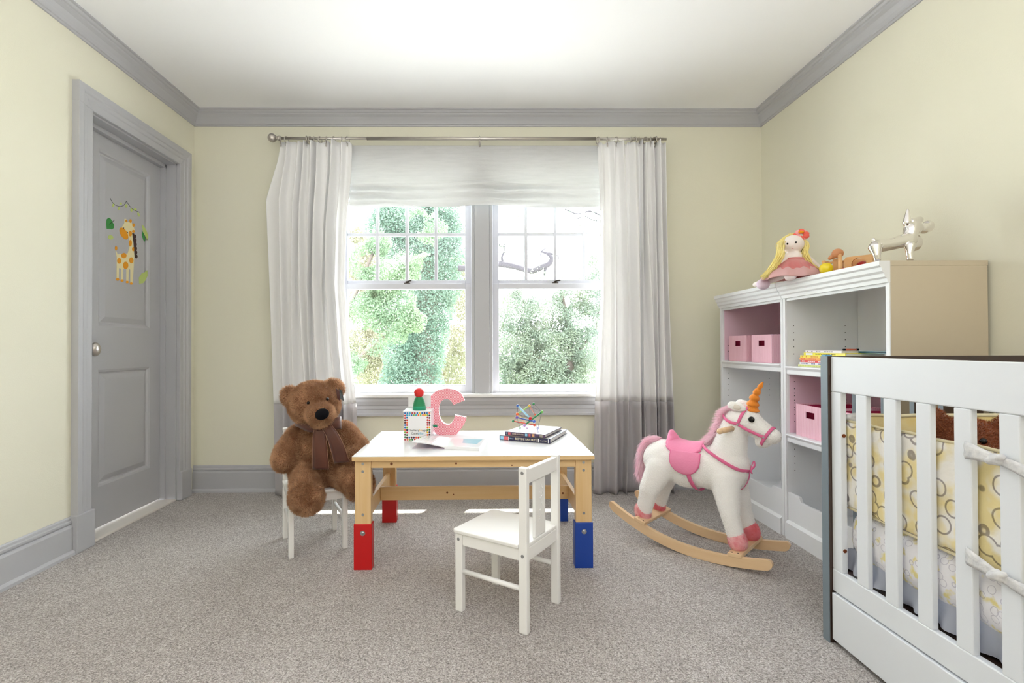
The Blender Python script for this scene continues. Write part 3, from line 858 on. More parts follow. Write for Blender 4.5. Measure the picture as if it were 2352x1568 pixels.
# big letter C
def polka(name, c1, c2, scale, rr, axes=(0, 2)):
    m = bpy.data.materials.new(name); m.use_nodes = True; nt = m.node_tree; b = nt.nodes['Principled BSDF']; b.inputs['Roughness'].default_value = 0.5
    tc = nt.nodes.new('ShaderNodeTexCoord'); mp = nt.nodes.new('ShaderNodeMapping'); mp.inputs['Rotation'].default_value = (0, rad(45), 0); mp.inputs['Scale'].default_value = (scale, scale, scale)
    sp = nt.nodes.new('ShaderNodeSeparateXYZ'); nt.links.new(tc.outputs['Object'], mp.inputs[0]); nt.links.new(mp.outputs[0], sp.inputs[0])
    outs = []
    for a in axes:
        fr_ = nt.nodes.new('ShaderNodeMath'); fr_.operation = 'FRACT'; nt.links.new(sp.outputs[a], fr_.inputs[0])
        su = nt.nodes.new('ShaderNodeMath'); su.operation = 'SUBTRACT'; su.inputs[1].default_value = 0.5; nt.links.new(fr_.outputs[0], su.inputs[0])
        po = nt.nodes.new('ShaderNodeMath'); po.operation = 'MULTIPLY'; nt.links.new(su.outputs[0], po.inputs[0]); nt.links.new(su.outputs[0], po.inputs[1]); outs.append(po)
    ad = nt.nodes.new('ShaderNodeMath'); ad.operation = 'ADD'; nt.links.new(outs[0].outputs[0], ad.inputs[0]); nt.links.new(outs[1].outputs[0], ad.inputs[1])
    lt = nt.nodes.new('ShaderNodeMath'); lt.operation = 'LESS_THAN'; lt.inputs[1].default_value = rr * rr; nt.links.new(ad.outputs[0], lt.inputs[0])
    mx = nt.nodes.new('ShaderNodeMix'); mx.data_type = 'RGBA'; mx.inputs[6].default_value = (*lin(c1), 1); mx.inputs[7].default_value = (*lin(c2), 1)
    nt.links.new(lt.outputs[0], mx.inputs[0]); nt.links.new(mx.outputs[2], b.inputs['Base Color'])
    return m


CPINK = polka('pink_polka_paper', (224, 100, 120), (252, 226, 230), 175, 0.34); CSIDE = mat('pale_pink_edge', (246, 226, 228), 0.5)
oc = [(1380, 490), (1330, 385), (1240, 310), (1120, 270), (1000, 268), (880, 300), (780, 362), (710, 450), (668, 560), (652, 680), (662, 800), (700, 930), (770, 1045), (862, 1120), (1222, 1120), (1330, 1000), (1390, 900), (1412, 812)]
ic = [(1190, 768), (1175, 850), (1120, 930), (1060, 950), (980, 922), (920, 840), (892, 740), (890, 650), (908, 560), (955, 492), (1025, 462), (1090, 478), (1135, 520), (1165, 575)]
YC = 2.575
q0 = lambda p: (lambda v: (v.x, v.z))(A(p[0] / 8.25 + 900, p[1] / 8.25 + 860, y=YC))
O = [q0(p) for p in oc]; I = [q0(p) for p in ic]
for i in (13, 14): O[i] = (O[i][0], TZ)
mb = MB(); out = O + I
# triangulate by strips: sample both curves to equal counts
def resample(P, n):
    P = [Vector((p[0], p[1], 0)) for p in P]; L = [0]
    for a, b in zip(P, P[1:]): L.append(L[-1] + (b - a).length)
    r = []
    for i in range(n):
        t = L[-1] * i / (n - 1)
        for k in range(len(P) - 1):
            if L[k + 1] >= t - 1e-9: r.append(P[k].lerp(P[k + 1], (t - L[k]) / max(1e-9, L[k + 1] - L[k]))); break
    return r
sO = [Vector((p[0], p[1], 0)) for p in O]
sm1 = smooth_path([(p[0], p[1], 0) for p in O[:14]], 4) + smooth_path([(p[0], p[1], 0) for p in O[14:]], 4)
sm2 = smooth_path([(p[0], p[1], 0) for p in I[::-1]], 4)
NN = 60
a_ = resample([(p.x, p.y) for p in sm1], NN); b_ = resample([(p.x, p.y) for p in sm2], NN)
pts = [(p.x, YC, p.y) for p in a_] + [(p.x, YC, p.y) for p in b_] + [(p.x, YC + 0.035, p.y) for p in a_] + [(p.x, YC + 0.035, p.y) for p in b_]
f1 = [(i, i + 1, NN + i + 1, NN + i) for i in range(NN - 1)]
mb.poly(pts, f1)
mb.mi = 1
fs = [(2 * NN + i, 3 * NN + i, 3 * NN + i + 1, 2 * NN + i + 1) for i in range(NN - 1)] + [(i, 2 * NN + i, 2 * NN + i + 1, i + 1) for i in range(NN - 1)] + [(NN + i, NN + i + 1, 3 * NN + i + 1, 3 * NN + i) for i in range(NN - 1)]
fs += [(0, NN, 3 * NN, 2 * NN), (NN - 1, 3 * NN - 1, 4 * NN - 1, 2 * NN - 1)]
mb.poly(pts, fs)
bmesh.ops.remove_doubles(mb.bm, verts=mb.bm.verts[:], dist=1e-6)
tag(obj('letter_c', mb, [CPINK, CSIDE]), 'pink polka dot letter C standing on the play table', 'letter')

# open board book
bk = empty('board_book', 'white board book lying open on the play table, pages lifting', 'book', (-0.14, 2.30, TZ))
S0 = Vector((-0.160, 2.216, TZ)); S1 = Vector((-0.134, 2.412, TZ)); R0 = Vector((-0.006, 2.180, TZ)); R1 = Vector((0.022, 2.386, TZ))
up = Vector((0, 0, 1))
def slab(mb, q, h0, h1):
    P = [p + up * h0 for p in q] + [p + up * h1 for p in q]
    mb.poly(P, [(0, 3, 2, 1), (4, 5, 6, 7), (0, 1, 5, 4), (1, 2, 6, 5), (2, 3, 7, 6), (3, 0, 4, 7)])
    return mb
PAGE = mat('page_card', (236, 236, 238), 0.12, coat=0.6); BLUEP = mat('pale_blue_print', (150, 200, 216), 0.15, coat=0.5)
obj('page_block', slab(MB(), [S0, R0, R1, S1], 0.0, 0.013), PAGE, bk, bevel=0.001)
def lr(u, v, z): return S0.lerp(R0, u).lerp(S1.lerp(R1, u), v) + up * z
mb = MB(); mb.poly([lr(0.42, 0.45, 0.0133), lr(0.86, 0.38, 0.0133), lr(0.93, 0.93, 0.0133), lr(0.34, 0.95, 0.0133)], [(0, 1, 2, 3)])
obj('printed_picture', mb, BLUEP, bk, solid=0.0002)
L0 = Vector((-0.305, 2.235, TZ)); L1 = Vector((-0.282, 2.405, TZ))
obj('cover', slab(MB(), [L0, S0, S1, L1], 0.0, 0.003), mat('cover_print', (196, 170, 176), 0.3, var=(40, (150, 150, 170), 0.3)), bk)
mb = MB(); nU = 10
P = []
for j, (sa, la) in enumerate(((S0, Vector((-0.303, 2.222, TZ + 0.030))), (S1, Vector((-0.262, 2.400, TZ + 0.022))))):
    for h in (0.0, 0.006):
        for i in range(nU + 1):
            t = i / nU; p = (sa + up * 0.006).lerp(la, t) + up * (h + 0.004 * math.sin(PI * t)); P.append(p)
n_ = nU + 1
fs = []
for i in range(nU): fs += [(i, i + 1, 2 * n_ + i + 1, 2 * n_ + i), (n_ + i, 3 * n_ + i, 3 * n_ + i + 1, n_ + i + 1), (i, n_ + i, n_ + i + 1, i + 1), (2 * n_ + i, 2 * n_ + i + 1, 3 * n_ + i + 1, 3 * n_ + i)]
fs += [(0, 2 * n_, 3 * n_, n_), (nU, n_ + nU, 3 * n_ + nU, 2 * n_ + nU)]
mb.poly(P, fs); obj('lifted_pages', mb, PAGE, bk)

# two storybooks under the bead toy
NAVY = mat('navy_cover', (34, 30, 74), 0.3, coat=0.4); PAGES = mat('page_edges', (232, 230, 226), 0.7, bump=(300, 0.3), aniso=(1, 1, 12))
DKC = mat('dark_cover_print', (58, 56, 92), 0.35, var=(60, (110, 80, 110), 0.25)); CVW = mat('glossy_cover_white', (238, 236, 236), 0.12, coat=0.6)
CREAM = mat('cream_ink', (236, 224, 190), 0.5); PRB = mat('print_light_blue', (150, 200, 230), 0.4); PRR = mat('print_coral', (226, 110, 120), 0.4)
def storybook(name, label, c0, dirang, L, Wd, z0, th, spine_m, top_m, txt):
    """c0: front left bottom corner; spine along +x (local), pages going back (+y)"""
    o = empty(name, label, 'book', (c0[0], c0[1], z0), rad(dirang), group=None)
    k = dict(parent=o, world=False)
    obj('cover', MB().box(0, L, 0, 0.004, 0, th).box(0, L, 0, Wd, 0, 0.003).box(0, L, 0, Wd, th - 0.003, th), [spine_m], bevel=0.001, **k)
    obj('top_cover', MB().box(0.001, L - 0.001, 0.004, Wd - 0.001, th, th + 0.0003), top_m, **k)
    obj('page_block', MB().box(0.003, L - 0.004, 0.004, Wd - 0.004, 0.003, th - 0.003), PAGES, **k)
    for i, (t, x, sz, m_, sx) in enumerate(txt):
        if t is None:
            obj('spine_picture', MB().box(x, x + sz, -0.0004, 0, 0.002, th - 0.002), m_, **k)
        else:
            mb_ = MB(); add_mesh(mb_, text_mb(t, sz, Matrix.Translation((x, -0.0002, th / 2)) @ TXM, 0.0003, 'LEFT', sx)); obj('spine_lettering', mb_, m_, **k)
    return o
e1 = Vector((0.322 - 0.091, 2.325 - 2.432)); an1 = math.degrees(math.atan2(e1.y, e1.x)); L1_ = e1.length
storybook('storybook', 'navy storybook lettered BEDTIME FAVORITES, under a thinner book', (0.091, 2.432), an1, L1_, 0.30, TZ, 0.0215, NAVY, mat('cover_blue_print', (120, 160, 180), 0.3, var=(30, (190, 150, 120), 0.3)),
          [(None, 0.005, 0.018, PRB, 1), (None, 0.023, 0.022, PRR, 1), (None, 0.046, 0.003, PALE, 1), ('Disney', 0.053, 0.0072, PRB, 0.95), ('BEDTIME FAVORITES', 0.080, 0.0145, CREAM, 0.86), (None, 0.196, 0.004, PALE, 1), ('Disney PRESS', 0.205, 0.0065, CREAM, 0.9), (None, 0.244, 0.004, PALE, 1)])
e2 = Vector((0.295 - 0.117, 2.335 - 2.436)); an2 = math.degrees(math.atan2(e2.y, e2.x)); L2_ = e2.length
storybook('storybook', 'thin white covered storybook carrying the wooden bead toy', (0.119, 2.440), an2 + 2, L2_, 0.25, TZ + 0.0219, 0.0165, DKC, CVW,
          [('2', 0.005, 0.012, PRB, 1), (None, 0.016, 0.012, PRR, 1), ('BOOK of COLORS', 0.038, 0.0085, CREAM, 0.85), (None, 0.104, 0.012, PRB, 1), (None, 0.122, 0.010, PRR, 1), (None, 0.140, 0.012, mat('print_sand', (224, 170, 120), 0.4), 1), (None, 0.178, 0.016, mat('print_grey', (150, 140, 130), 0.4), 1)])

# skeletal bead toy
tz2 = TZ + 0.0219 + 0.0168
bt = empty('bead_toy', 'wooden rod and bead grasping toy standing on the two storybooks', 'toy', (0.235, 2.48, tz2))
COL = dict(blue=(40, 84, 170), yellow=(232, 186, 84), green=(30, 130, 72), orange=(232, 98, 36), purple=(120, 74, 160), red=(196, 16, 30), lime=(108, 182, 80), lav=(186, 140, 200), palegreen=(190, 216, 200), paleblue=(184, 190, 226), sky=(160, 206, 232), coral=(222, 84, 50), pinkwood=(214, 150, 140), tan=(214, 182, 148), lightgreen=(170, 206, 120), bblue=(46, 104, 206))
BM = {k: mat('bead_' + k, v, 0.3, coat=0.3) for k, v in COL.items()}
def bp(px, py, dy): return A(px / 12.06 + 1140, py / 12.06 + 900, y=2.48 + dy)
beads = {'a': ('blue', bp(590, 380, -0.03), .0070), 'b': ('yellow', bp(915, 385, -0.005), .0074), 'c': ('green', bp(1030, 325, 0.04), .0068), 'd': ('orange', bp(580, 610, -0.005), .0074), 'e': ('purple', bp(570, 705, 0.03), .0074), 'f': ('green', bp(465, 805, 0.04), .0066),
         'g': ('red', bp(940, 730, -0.055), .0085), 'h': ('bblue', bp(1045, 815, -0.03), .0074), 'i': ('lime', bp(1262, 550, 0.0), .0074), 'j': ('coral', bp(1055, 910, 0.02), .0080), 'k': ('lav', bp(780, 920, -0.02), .0078), 'l': ('palegreen', bp(655, 1000, 0.0), .0062), 'm': ('paleblue', bp(1150, 1000, -0.01), .0070), 'n': ('orange', bp(1065, 620, 0.05), .0050), 'o': ('palegreen', bp(795, 850, 0.05), .0060), 'p': ('lav', bp(850, 1010, 0.05), .0050)}
for k, (c_, p, r) in beads.items():
    obj('bead', MB().ell(p, r, 18, 12), BM[c_], bt)
for c_, a, b, r in (('sky', 'a', 'g', .0050), ('lightgreen', 'b', 'd', .0036), ('green', 'i', 'k', .0038), ('pinkwood', 'b', 'n', .0036), ('tan', 'd', 'o', .0036), ('blue', 'e', 'h', .0036), ('coral', 'f', 'j', .0030)):
    obj('rod', MB().cyl(beads[a][1], beads[b][1], r, 12), BM[c_], bt)
mb = MB()
for a, b in (('a', 'b'), ('a', 'e'), ('b', 'g'), ('c', 'i'), ('c', 'h'), ('i', 'm'), ('e', 'f'), ('e', 'l'), ('f', 'k'), ('d', 'g'), ('b', 'i'), ('k', 'l'), ('m', 'h'), ('a', 'd'), ('o', 'd'), ('k', 'j')):
    mb.cyl(beads[a][1], beads[b][1], 0.0007, 6)
obj('elastic_cord', mb, mat('dark_cord', (60, 56, 90), 0.6), bt)
for q in ((655, 1000, 0.0), (1150, 1000, -0.01), (850, 1010, 0.05)):
    p = bp(*q); obj('foot', MB().cyl((p.x, p.y, p.z), (p.x, p.y, tz2), 0.0022, 8), BM['paleblue'], bt)

# ------------------------------------------------------------------ rocking unicorn (own frame: x forward, y far side, z up)
UNI = mat('unicorn_plush', (250, 248, 245), 0.95, sheen=0.4, bump=(160, 0.4))
UNIF = mat('unicorn_pile', (255, 254, 252), 0.9, trans=0.2)
PKF = mat('pink_fur', (255, 232, 240), 0.85, sheen=0.4, var=(14, (252, 206, 222), 0.25), trans=0.3); HOOF = mat('hoof_pink_plush', (252, 214, 214), 0.9, var=(40, (232, 130, 142), 0.25))
HOOFD = mat('hoof_coral_plush', (226, 104, 112), 0.9, var=(40, (240, 150, 160), 0.3))
PKS = mat('pink_felt', (244, 150, 186), 0.85, sheen=0.3, bump=(120, 0.15), var=(6, (238, 132, 172), 0.3)); PKD = mat('pink_strap', (232, 112, 158), 0.7)
ORG = mat('orange_plush', (228, 134, 30), 0.8, sheen=0.3, bump=(120, 0.3)); ROCK = mat('rocker_wood', (236, 206, 166), 0.42, var=(4, (226, 190, 146), 0.25), aniso=(0.6, 9, 6), coat=0.2)
un = empty('rocking_unicorn', 'white plush rocking unicorn with pink saddle and orange horn on wooden rockers', 'rocking horse', (0.987, 2.32, 0), rad(-45))
LO = dict(parent=un, world=False)
G = 0.078   # half distance between left and right legs
parts = [('e', (-0.135, 0, 0.375), (0.105, 0.090, 0.095)), ('c', (-0.13, 0, 0.375), (0.12, 0, 0.375), 0.090, 0.100), ('e', (0.150, 0, 0.390), (0.090, 0.088, 0.110)),
         ('e', (-0.02, 0, 0.350), (0.12, 0.088, 0.085)),
         # neck and head
         ('c', (0.150, 0, 0.430), (0.178, 0, 0.560), 0.078, 0.056), ('c', (0.178, 0, 0.560), (0.195, 0, 0.605), 0.056, 0.050),
         ('e', (0.222, 0, 0.598), (0.070, 0.055, 0.058)), ('c', (0.225, 0, 0.600), (0.315, 0, 0.548), 0.052, 0.036), ('e', (0.328, 0, 0.543), (0.036, 0.036, 0.032)), ('e', (0.292, 0, 0.512), (0.030, 0.027, 0.022)), ('e', (0.200, 0, 0.565), (0.040, 0.045, 0.035))]
for s_ in (-1, 1):
    y = s_ * G
    parts += [('c', (0.150, y * 0.55, 0.350), (0.185, y, 0.200), 0.064, 0.038), ('c', (0.185, y, 0.200), (0.212, y, 0.100), 0.036, 0.033),
              ('c', (-0.135, y * 0.55, 0.350), (-0.180, y, 0.240), 0.066, 0.046), ('c', (-0.180, y, 0.240), (-0.210, y, 0.125), 0.042, 0.034)]
bd = obj('body', fur(blob(parts, 0.006, 6), 95000, 0.0045, 0.0009, 0.7, 4, -0.3), [UNI, UNIF], **LO)
bd['label'] = 'white plush body, neck, head and legs'
for x, y, z0, dz, m_ in ((0.216, -G, 0.083, 0.0, HOOF), (0.220, G, 0.083, 0.0, HOOFD), (-0.212, -G, 0.108, 0, HOOF), (-0.212, G, 0.108, 0, HOOFD)):
    obj('hoof', fur(blob([('c', (x, y, z0 + 0.010), (x - 0.004, y, z0 + 0.026), 0.0375, 0.0365)], 0.005, 2), 3500, 0.006, 0.0011, 0.8, 5), [m_, m_], **LO)
ear_m = mat('ear_inner_plush', (228, 220, 208), 0.95)
for s_ in (-1, 1):
    e_ = obj('ear', blob([('e', (0.205, s_ * 0.048, 0.662), (0.032, 0.010, 0.020), Matrix.Rotation(rad(12), 3, 'Y')), ('e', (0.190, s_ * 0.052, 0.666), (0.022, 0.009, 0.018)), ('e', (0.222, s_ * 0.045, 0.655), (0.022, 0.010, 0.014))], 0.003, 4), UNI, **LO)
    obj('inner_ear', MB().ell((0.205, s_ * 0.0575, 0.662), (0.022, 0.003, 0.011), 16, 10, rot=Matrix.Rotation(rad(14), 3, 'Y')), ear_m, e_, world=False)
    obj('eye', MB().ell((0.264, s_ * 0.0485, 0.612), (0.0125, 0.006, 0.0125), 20, 12), BLACKG, **LO)
    obj('handle', MB().cyl((0.188, s_ * 0.045, 0.566), (0.166, s_ * 0.135, 0.562), 0.0115, 16).ell((0.166, s_ * 0.135, 0.562), 0.0125, 14, 10), ROCK, **LO)
# twisted horn
mb = MB(); pth = []; rr = []
for i in range(41):
    t = i / 40
    ax = Vector((0.252 + 0.044 * t - 0.010 * math.sin(PI * t), 0.0, 0.640 + 0.128 * t))
    pth.append(ax); rr.append((0.0255 * (1 - t) ** 0.85 + 0.0045) * (1 - 0.16 * abs(math.sin(t * 4.5 * PI)) ** 6 * 1.0) * (0.80 if False else 1))
mb.tube(pth, [r * (1.0 if k else 0.9) * (0.74 + 0.30 * abs(math.sin((k / 40) * 5 * PI + 0.4)) ** 0.6) for k, r in enumerate(rr)], 20)
obj('horn', mb, ORG, **LO)


def strands(starts, dirfn, n, L, width, seed, mi=0):
    r_ = random.Random(seed); mb = MB(); V = []; Fc = []
    for k in range(n):
        p = Vector(starts(r_)); d = Vector(dirfn(p, r_)); l = L * (0.6 + 0.4 * r_.random())
        sd = d.cross(Vector((r_.gauss(0, 1), r_.gauss(0, 1), r_.gauss(0, 1)))).normalized() * width / 2
        g = Vector((r_.gauss(0, .25), r_.gauss(0, .25), -0.35)) * l * 0.3
        q1 = p + d * l * 0.35 + g * 0.2; q2 = p + d * l * 0.7 + g * 0.7; q3 = p + d * l + g * 1.3
        i = len(V); V += [p - sd, p + sd, q1 + sd, q1 - sd, q2 + sd * .8, q2 - sd * .8, q3]
        Fc += [(i, i + 1, i + 2, i + 3), (i + 3, i + 2, i + 4, i + 5), (i + 5, i + 4, i + 6)]
    me = bpy.data.meshes.new('s'); me.from_pydata([tuple(v) for v in V], [], Fc); add_mesh(mb, me, mi)
    return mb


mane_path = smooth_path([(0.055, 0, 0.475), (0.080, 0, 0.505), (0.110, 0, 0.550), (0.132, 0, 0.600), (0.155, 0, 0.640), (0.195, 0, 0.658), (0.238, 0, 0.652)], 6)
def mstart(r_):
    p = mane_path[r_.randrange(len(mane_path))].copy(); p.y += r_.gauss(0, 0.011); p.x += r_.gauss(0, 0.004) + 0.008; p.z -= abs(r_.gauss(0, 0.006)); return p
def mdir(p, r_):
    return Vector((-0.75 + 0.3 * r_.random(), r_.gauss(0, 0.35), 0.15 - (0.7 if p.x < 0.14 else 0.1) * r_.random())).normalized()
mb = strands(mstart, mdir, 12000, 0.050, 0.0012, 7)
mb.tube([p + Vector((0.012, 0, -0.004)) for p in mane_path], [0.006 + 0.010 * math.sin(PI * i / (len(mane_path) - 1)) for i in range(len(mane_path))], 10)
obj('mane', mb, PKF, **LO)
tail_path = smooth_path([(-0.165, 0, 0.462), (-0.210, 0, 0.455), (-0.245, 0, 0.405), (-0.258, 0, 0.330), (-0.262, 0, 0.240)], 8)
def tstart(r_):
    i = r_.randrange(len(tail_path) - 6); p = tail_path[i].copy(); p += Vector((r_.gauss(0, 0.009), r_.gauss(0, 0.012), r_.gauss(0, 0.008))); return p
def tdir(p, r_):
    i = min(range(len(tail_path) - 1), key=lambda k: (tail_path[k] - p).length); d = (tail_path[min(i + 3, len(tail_path) - 1)] - tail_path[i])
    return (d.normalized() + Vector((r_.gauss(0, .2) - 0.08, r_.gauss(0, .2), 0))).normalized()
mb = strands(tstart, tdir, 8000, 0.065, 0.0012, 9)
mb.tube(tail_path[:-4], [0.008 + 0.010 * math.sin(PI * i / (len(tail_path) - 5)) for i in range(len(tail_path) - 4)], 10)
obj('tail', mb, PKF, **LO)
# saddle: pad over the back, flaps, cantle, girth
def sadd(u, v):   # u along, v around the back from side to side
    a = (v - 0.5) * 2 * rad(58); x = -0.100 + 0.160 * u
    sag = 0.014 * (1 - math.sin(PI * u)) * math.cos(a)
    R_ = 0.098
    e = (1 - abs(2 * u - 1) ** 3.0)
    a *= 0.72 + 0.28 * e
    return Vector((x, R_ * 1.02 * math.sin(a), 0.370 + (R_ + 0.008) * math.cos(a) + sag))
sd_ = obj('saddle', MB().grid(sadd, 24, 24), PKS, solid=0.009, **LO)
def flapg(s_):
    def f(u, v):
        th = (u - 0.5) * 2
        half = 0.066 * math.sqrt(max(0, 1 - (max(0, v - 0.35) / 0.66) ** 2)) + 0.0005
        x = 0.000 + th * half; z = 0.446 - 0.098 * v
        y = math.sqrt(max(0.0, 0.105 ** 2 - min(0.1, abs(z - 0.385)) ** 2 * 0.85)) + 0.001
        return Vector((x, s_ * y, z))
    return f
for s_ in (-1, 1):
    fl_ = obj('saddle_flap', MB().grid(flapg(s_), 20, 20), PKS, solid=0.006, **LO)
    f = flapg(s_); edge = [f(0, i / 16) for i in range(17)] + [f(1, 1 - i / 16) for i in range(17)]
    obj('piping', MB().tube(edge, 0.0034, 8), PKD, fl_, world=False)
    ed = [sadd(i / 16, 0.0 if s_ < 0 else 1.0) for i in range(17)]
    obj('piping', MB().tube(ed, 0.0034, 8), PKD, fl_, world=False)
obj('cantle', blob([('c', (-0.098, -0.045, 0.465), (-0.102, 0, 0.508), 0.014, 0.016), ('c', (-0.098, 0.045, 0.465), (-0.102, 0, 0.508), 0.014, 0.016), ('c', (-0.102, 0, 0.508), (-0.080, 0, 0.478), 0.016, 0.018), ('e', (-0.090, 0, 0.480), (0.018, 0.045, 0.022))], 0.004, 5), PKS, **LO)
girth = []
for i in range(21):
    a = rad(-105) + rad(210) * i / 20
    girth.append((0.012 + 0.018 * math.cos(a) * 1.2, 0.098 * math.sin(a), 0.362 - 0.100 * math.cos(a)))
obj('girth_strap', MB().tube(girth, 0.010, 8, flat=(1, 0.16), up=(1, 0, 0)), PKD, **LO)
# breast strap and bridle: bands following the body
def band(name, pts, wdt, m_=PKD, closed=False, upv=None, ):
    sp = smooth_path(pts, 6)
    return obj(name, MB().tube(sp, wdt, 8, flat=(1, 0.22), up=upv), m_, **LO)
for s_ in (-1, 1):
    band('breast_strap', [(0.064, s_ * 0.055, 0.478), (0.100, s_ * 0.090, 0.462), (0.160, s_ * 0.096, 0.430), (0.215, s_ * 0.070, 0.398), (0.2425, s_ * 0.012, 0.384)], 0.0072, upv=(0.35, 0, 0.9))
band('chest_strap', [(0.2425, 0, 0.388), (0.236, 0, 0.345), (0.215, 0, 0.305), (0.190, 0, 0.290)], 0.0065, upv=(0, 1, 0))
obj('strap_bow', MB().tube(smooth_path([(0.245, 0, 0.388), (0.256, 0.012, 0.405), (0.252, 0.018, 0.425), (0.246, 0.008, 0.402), (0.245, 0, 0.388), (0.252, -0.014, 0.382), (0.250, -0.006, 0.376)], 5), 0.005, 8, flat=(1, 0.4)), PKD, **LO)
for s_ in (-1, 1):
    band('cheek_strap', [(0.210, s_ * 0.0555, 0.588), (0.250, s_ * 0.0545, 0.567), (0.290, s_ * 0.0455, 0.549), (0.310, s_ * 0.0400, 0.541)], 0.0062, upv=(0.35, 0, 0.9))
    band('crown_strap', [(0.212, s_ * 0.0565, 0.590), (0.222, s_ * 0.0580, 0.615), (0.232, s_ * 0.0480, 0.640), (0.238, s_ * 0.0200, 0.657), (0.239, 0, 0.660)], 0.0062, upv=(0.9, 0, -0.3))
    band('neck_strap', [(0.210, s_ * 0.0560, 0.588), (0.180, s_ * 0.0570, 0.594), (0.155, s_ * 0.0450, 0.606), (0.138, s_ * 0.020, 0.618)], 0.0062, upv=(0.3, 0, 0.9))
    for x, y, z in ((0.212, 0.0590, 0.588), (0.308, 0.0430, 0.542)):
        obj('rivet', MB().disc((x, s_ * y, z), (0.1, s_, 0), 0.0042, 12, 0.002), STEEL, **LO)
ns = []
for i in range(25):
    a = 2 * PI * i / 24; ns.append((0.312 + 0.024 * math.cos(a), 0.0415 * math.sin(a), 0.540 + 0.041 * math.cos(a)))
obj('nose_band', MB().tube(ns[:-1], 0.0062, 8, flat=(1, 0.25), closed=True, up=(0.85, 0, -0.5)), PKD, **LO)
obj('mouth', MB().ell((0.312, 0, 0.514), (0.013, 0.018, 0.007), 14, 8, rot=Matrix.Rotation(rad(25), 3, 'Y')), mat('tan_felt', (206, 148, 108), 0.8), **LO)
# rockers
def rock_curve(x): return 0.021 + 0.62 * (x - 0.075) ** 2 * (1.05 if x < 0.075 else 0.72)
for s_ in (-1, 1):
    top = []; bot = []
    ends = [0.022 * (1 - math.cos(PI / 2 * i / 8)) for i in range(8)]
    xs = [-0.362 + e for e in ends] + [-0.340 + 0.680 * i / 40 for i in range(41)] + [0.362 - e for e in ends[::-1]]
    def hh(x):
        d_ = min(x + 0.362, 0.362 - x); return 0.021 if d_ >= 0.022 else max(0.0015, 0.021 * math.sqrt(max(0, 1 - ((0.022 - d_) / 0.022) ** 2)))
    lo = [(x, rock_curve(x) - hh(x)) for x in xs]; hi = [(x, rock_curve(x) + hh(x)) for x in xs]
    mb = MB(); y0 = s_ * 0.130 - 0.010; y1 = y0 + 0.020; n_ = len(xs)
    P = [(p[0], y0, p[1]) for p in lo] + [(p[0], y0, p[1]) for p in hi] + [(p[0], y1, p[1]) for p in lo] + [(p[0], y1, p[1]) for p in hi]
    fs = []
    for i in range(n_ - 1): fs += [(i, i + 1, n_ + i + 1, n_ + i), (2 * n_ + i, 3 * n_ + i, 3 * n_ + i + 1, 2 * n_ + i + 1), (i, 2 * n_ + i, 2 * n_ + i + 1, i + 1), (n_ + i, n_ + i + 1, 3 * n_ + i + 1, 3 * n_ + i)]
    fs += [(0, n_, 3 * n_, 2 * n_), (n_ - 1, 3 * n_ - 1, 4 * n_ - 1, 2 * n_ - 1)]
    mb.poly(P, fs)
    obj('rocker', mb, ROCK, bevel=0.003, **LO)
for x, z in ((0.222, rock_curve(0.222) + 0.019), (-0.200, rock_curve(-0.2) + 0.019)):
    sl_ = 0.1 if x > 0 else -0.30
    m_ = Matrix.Translation((x, 0, z + 0.008)) @ Matrix.Rotation(-math.atan(sl_), 4, 'Y')
    cb = obj('crossbar', MB().box(-0.028, 0.028, -0.142, 0.142, -0.008, 0.008, m_), ROCK, bevel=0.002, **LO)
    for xx in (-0.012, 0.012):
        obj('screw', MB().disc(m_ @ Vector((xx, -0.130, 0.008)), (0, 0, 1), 0.0035, 12, 0.0006), DARKHOLE, cb, world=False)

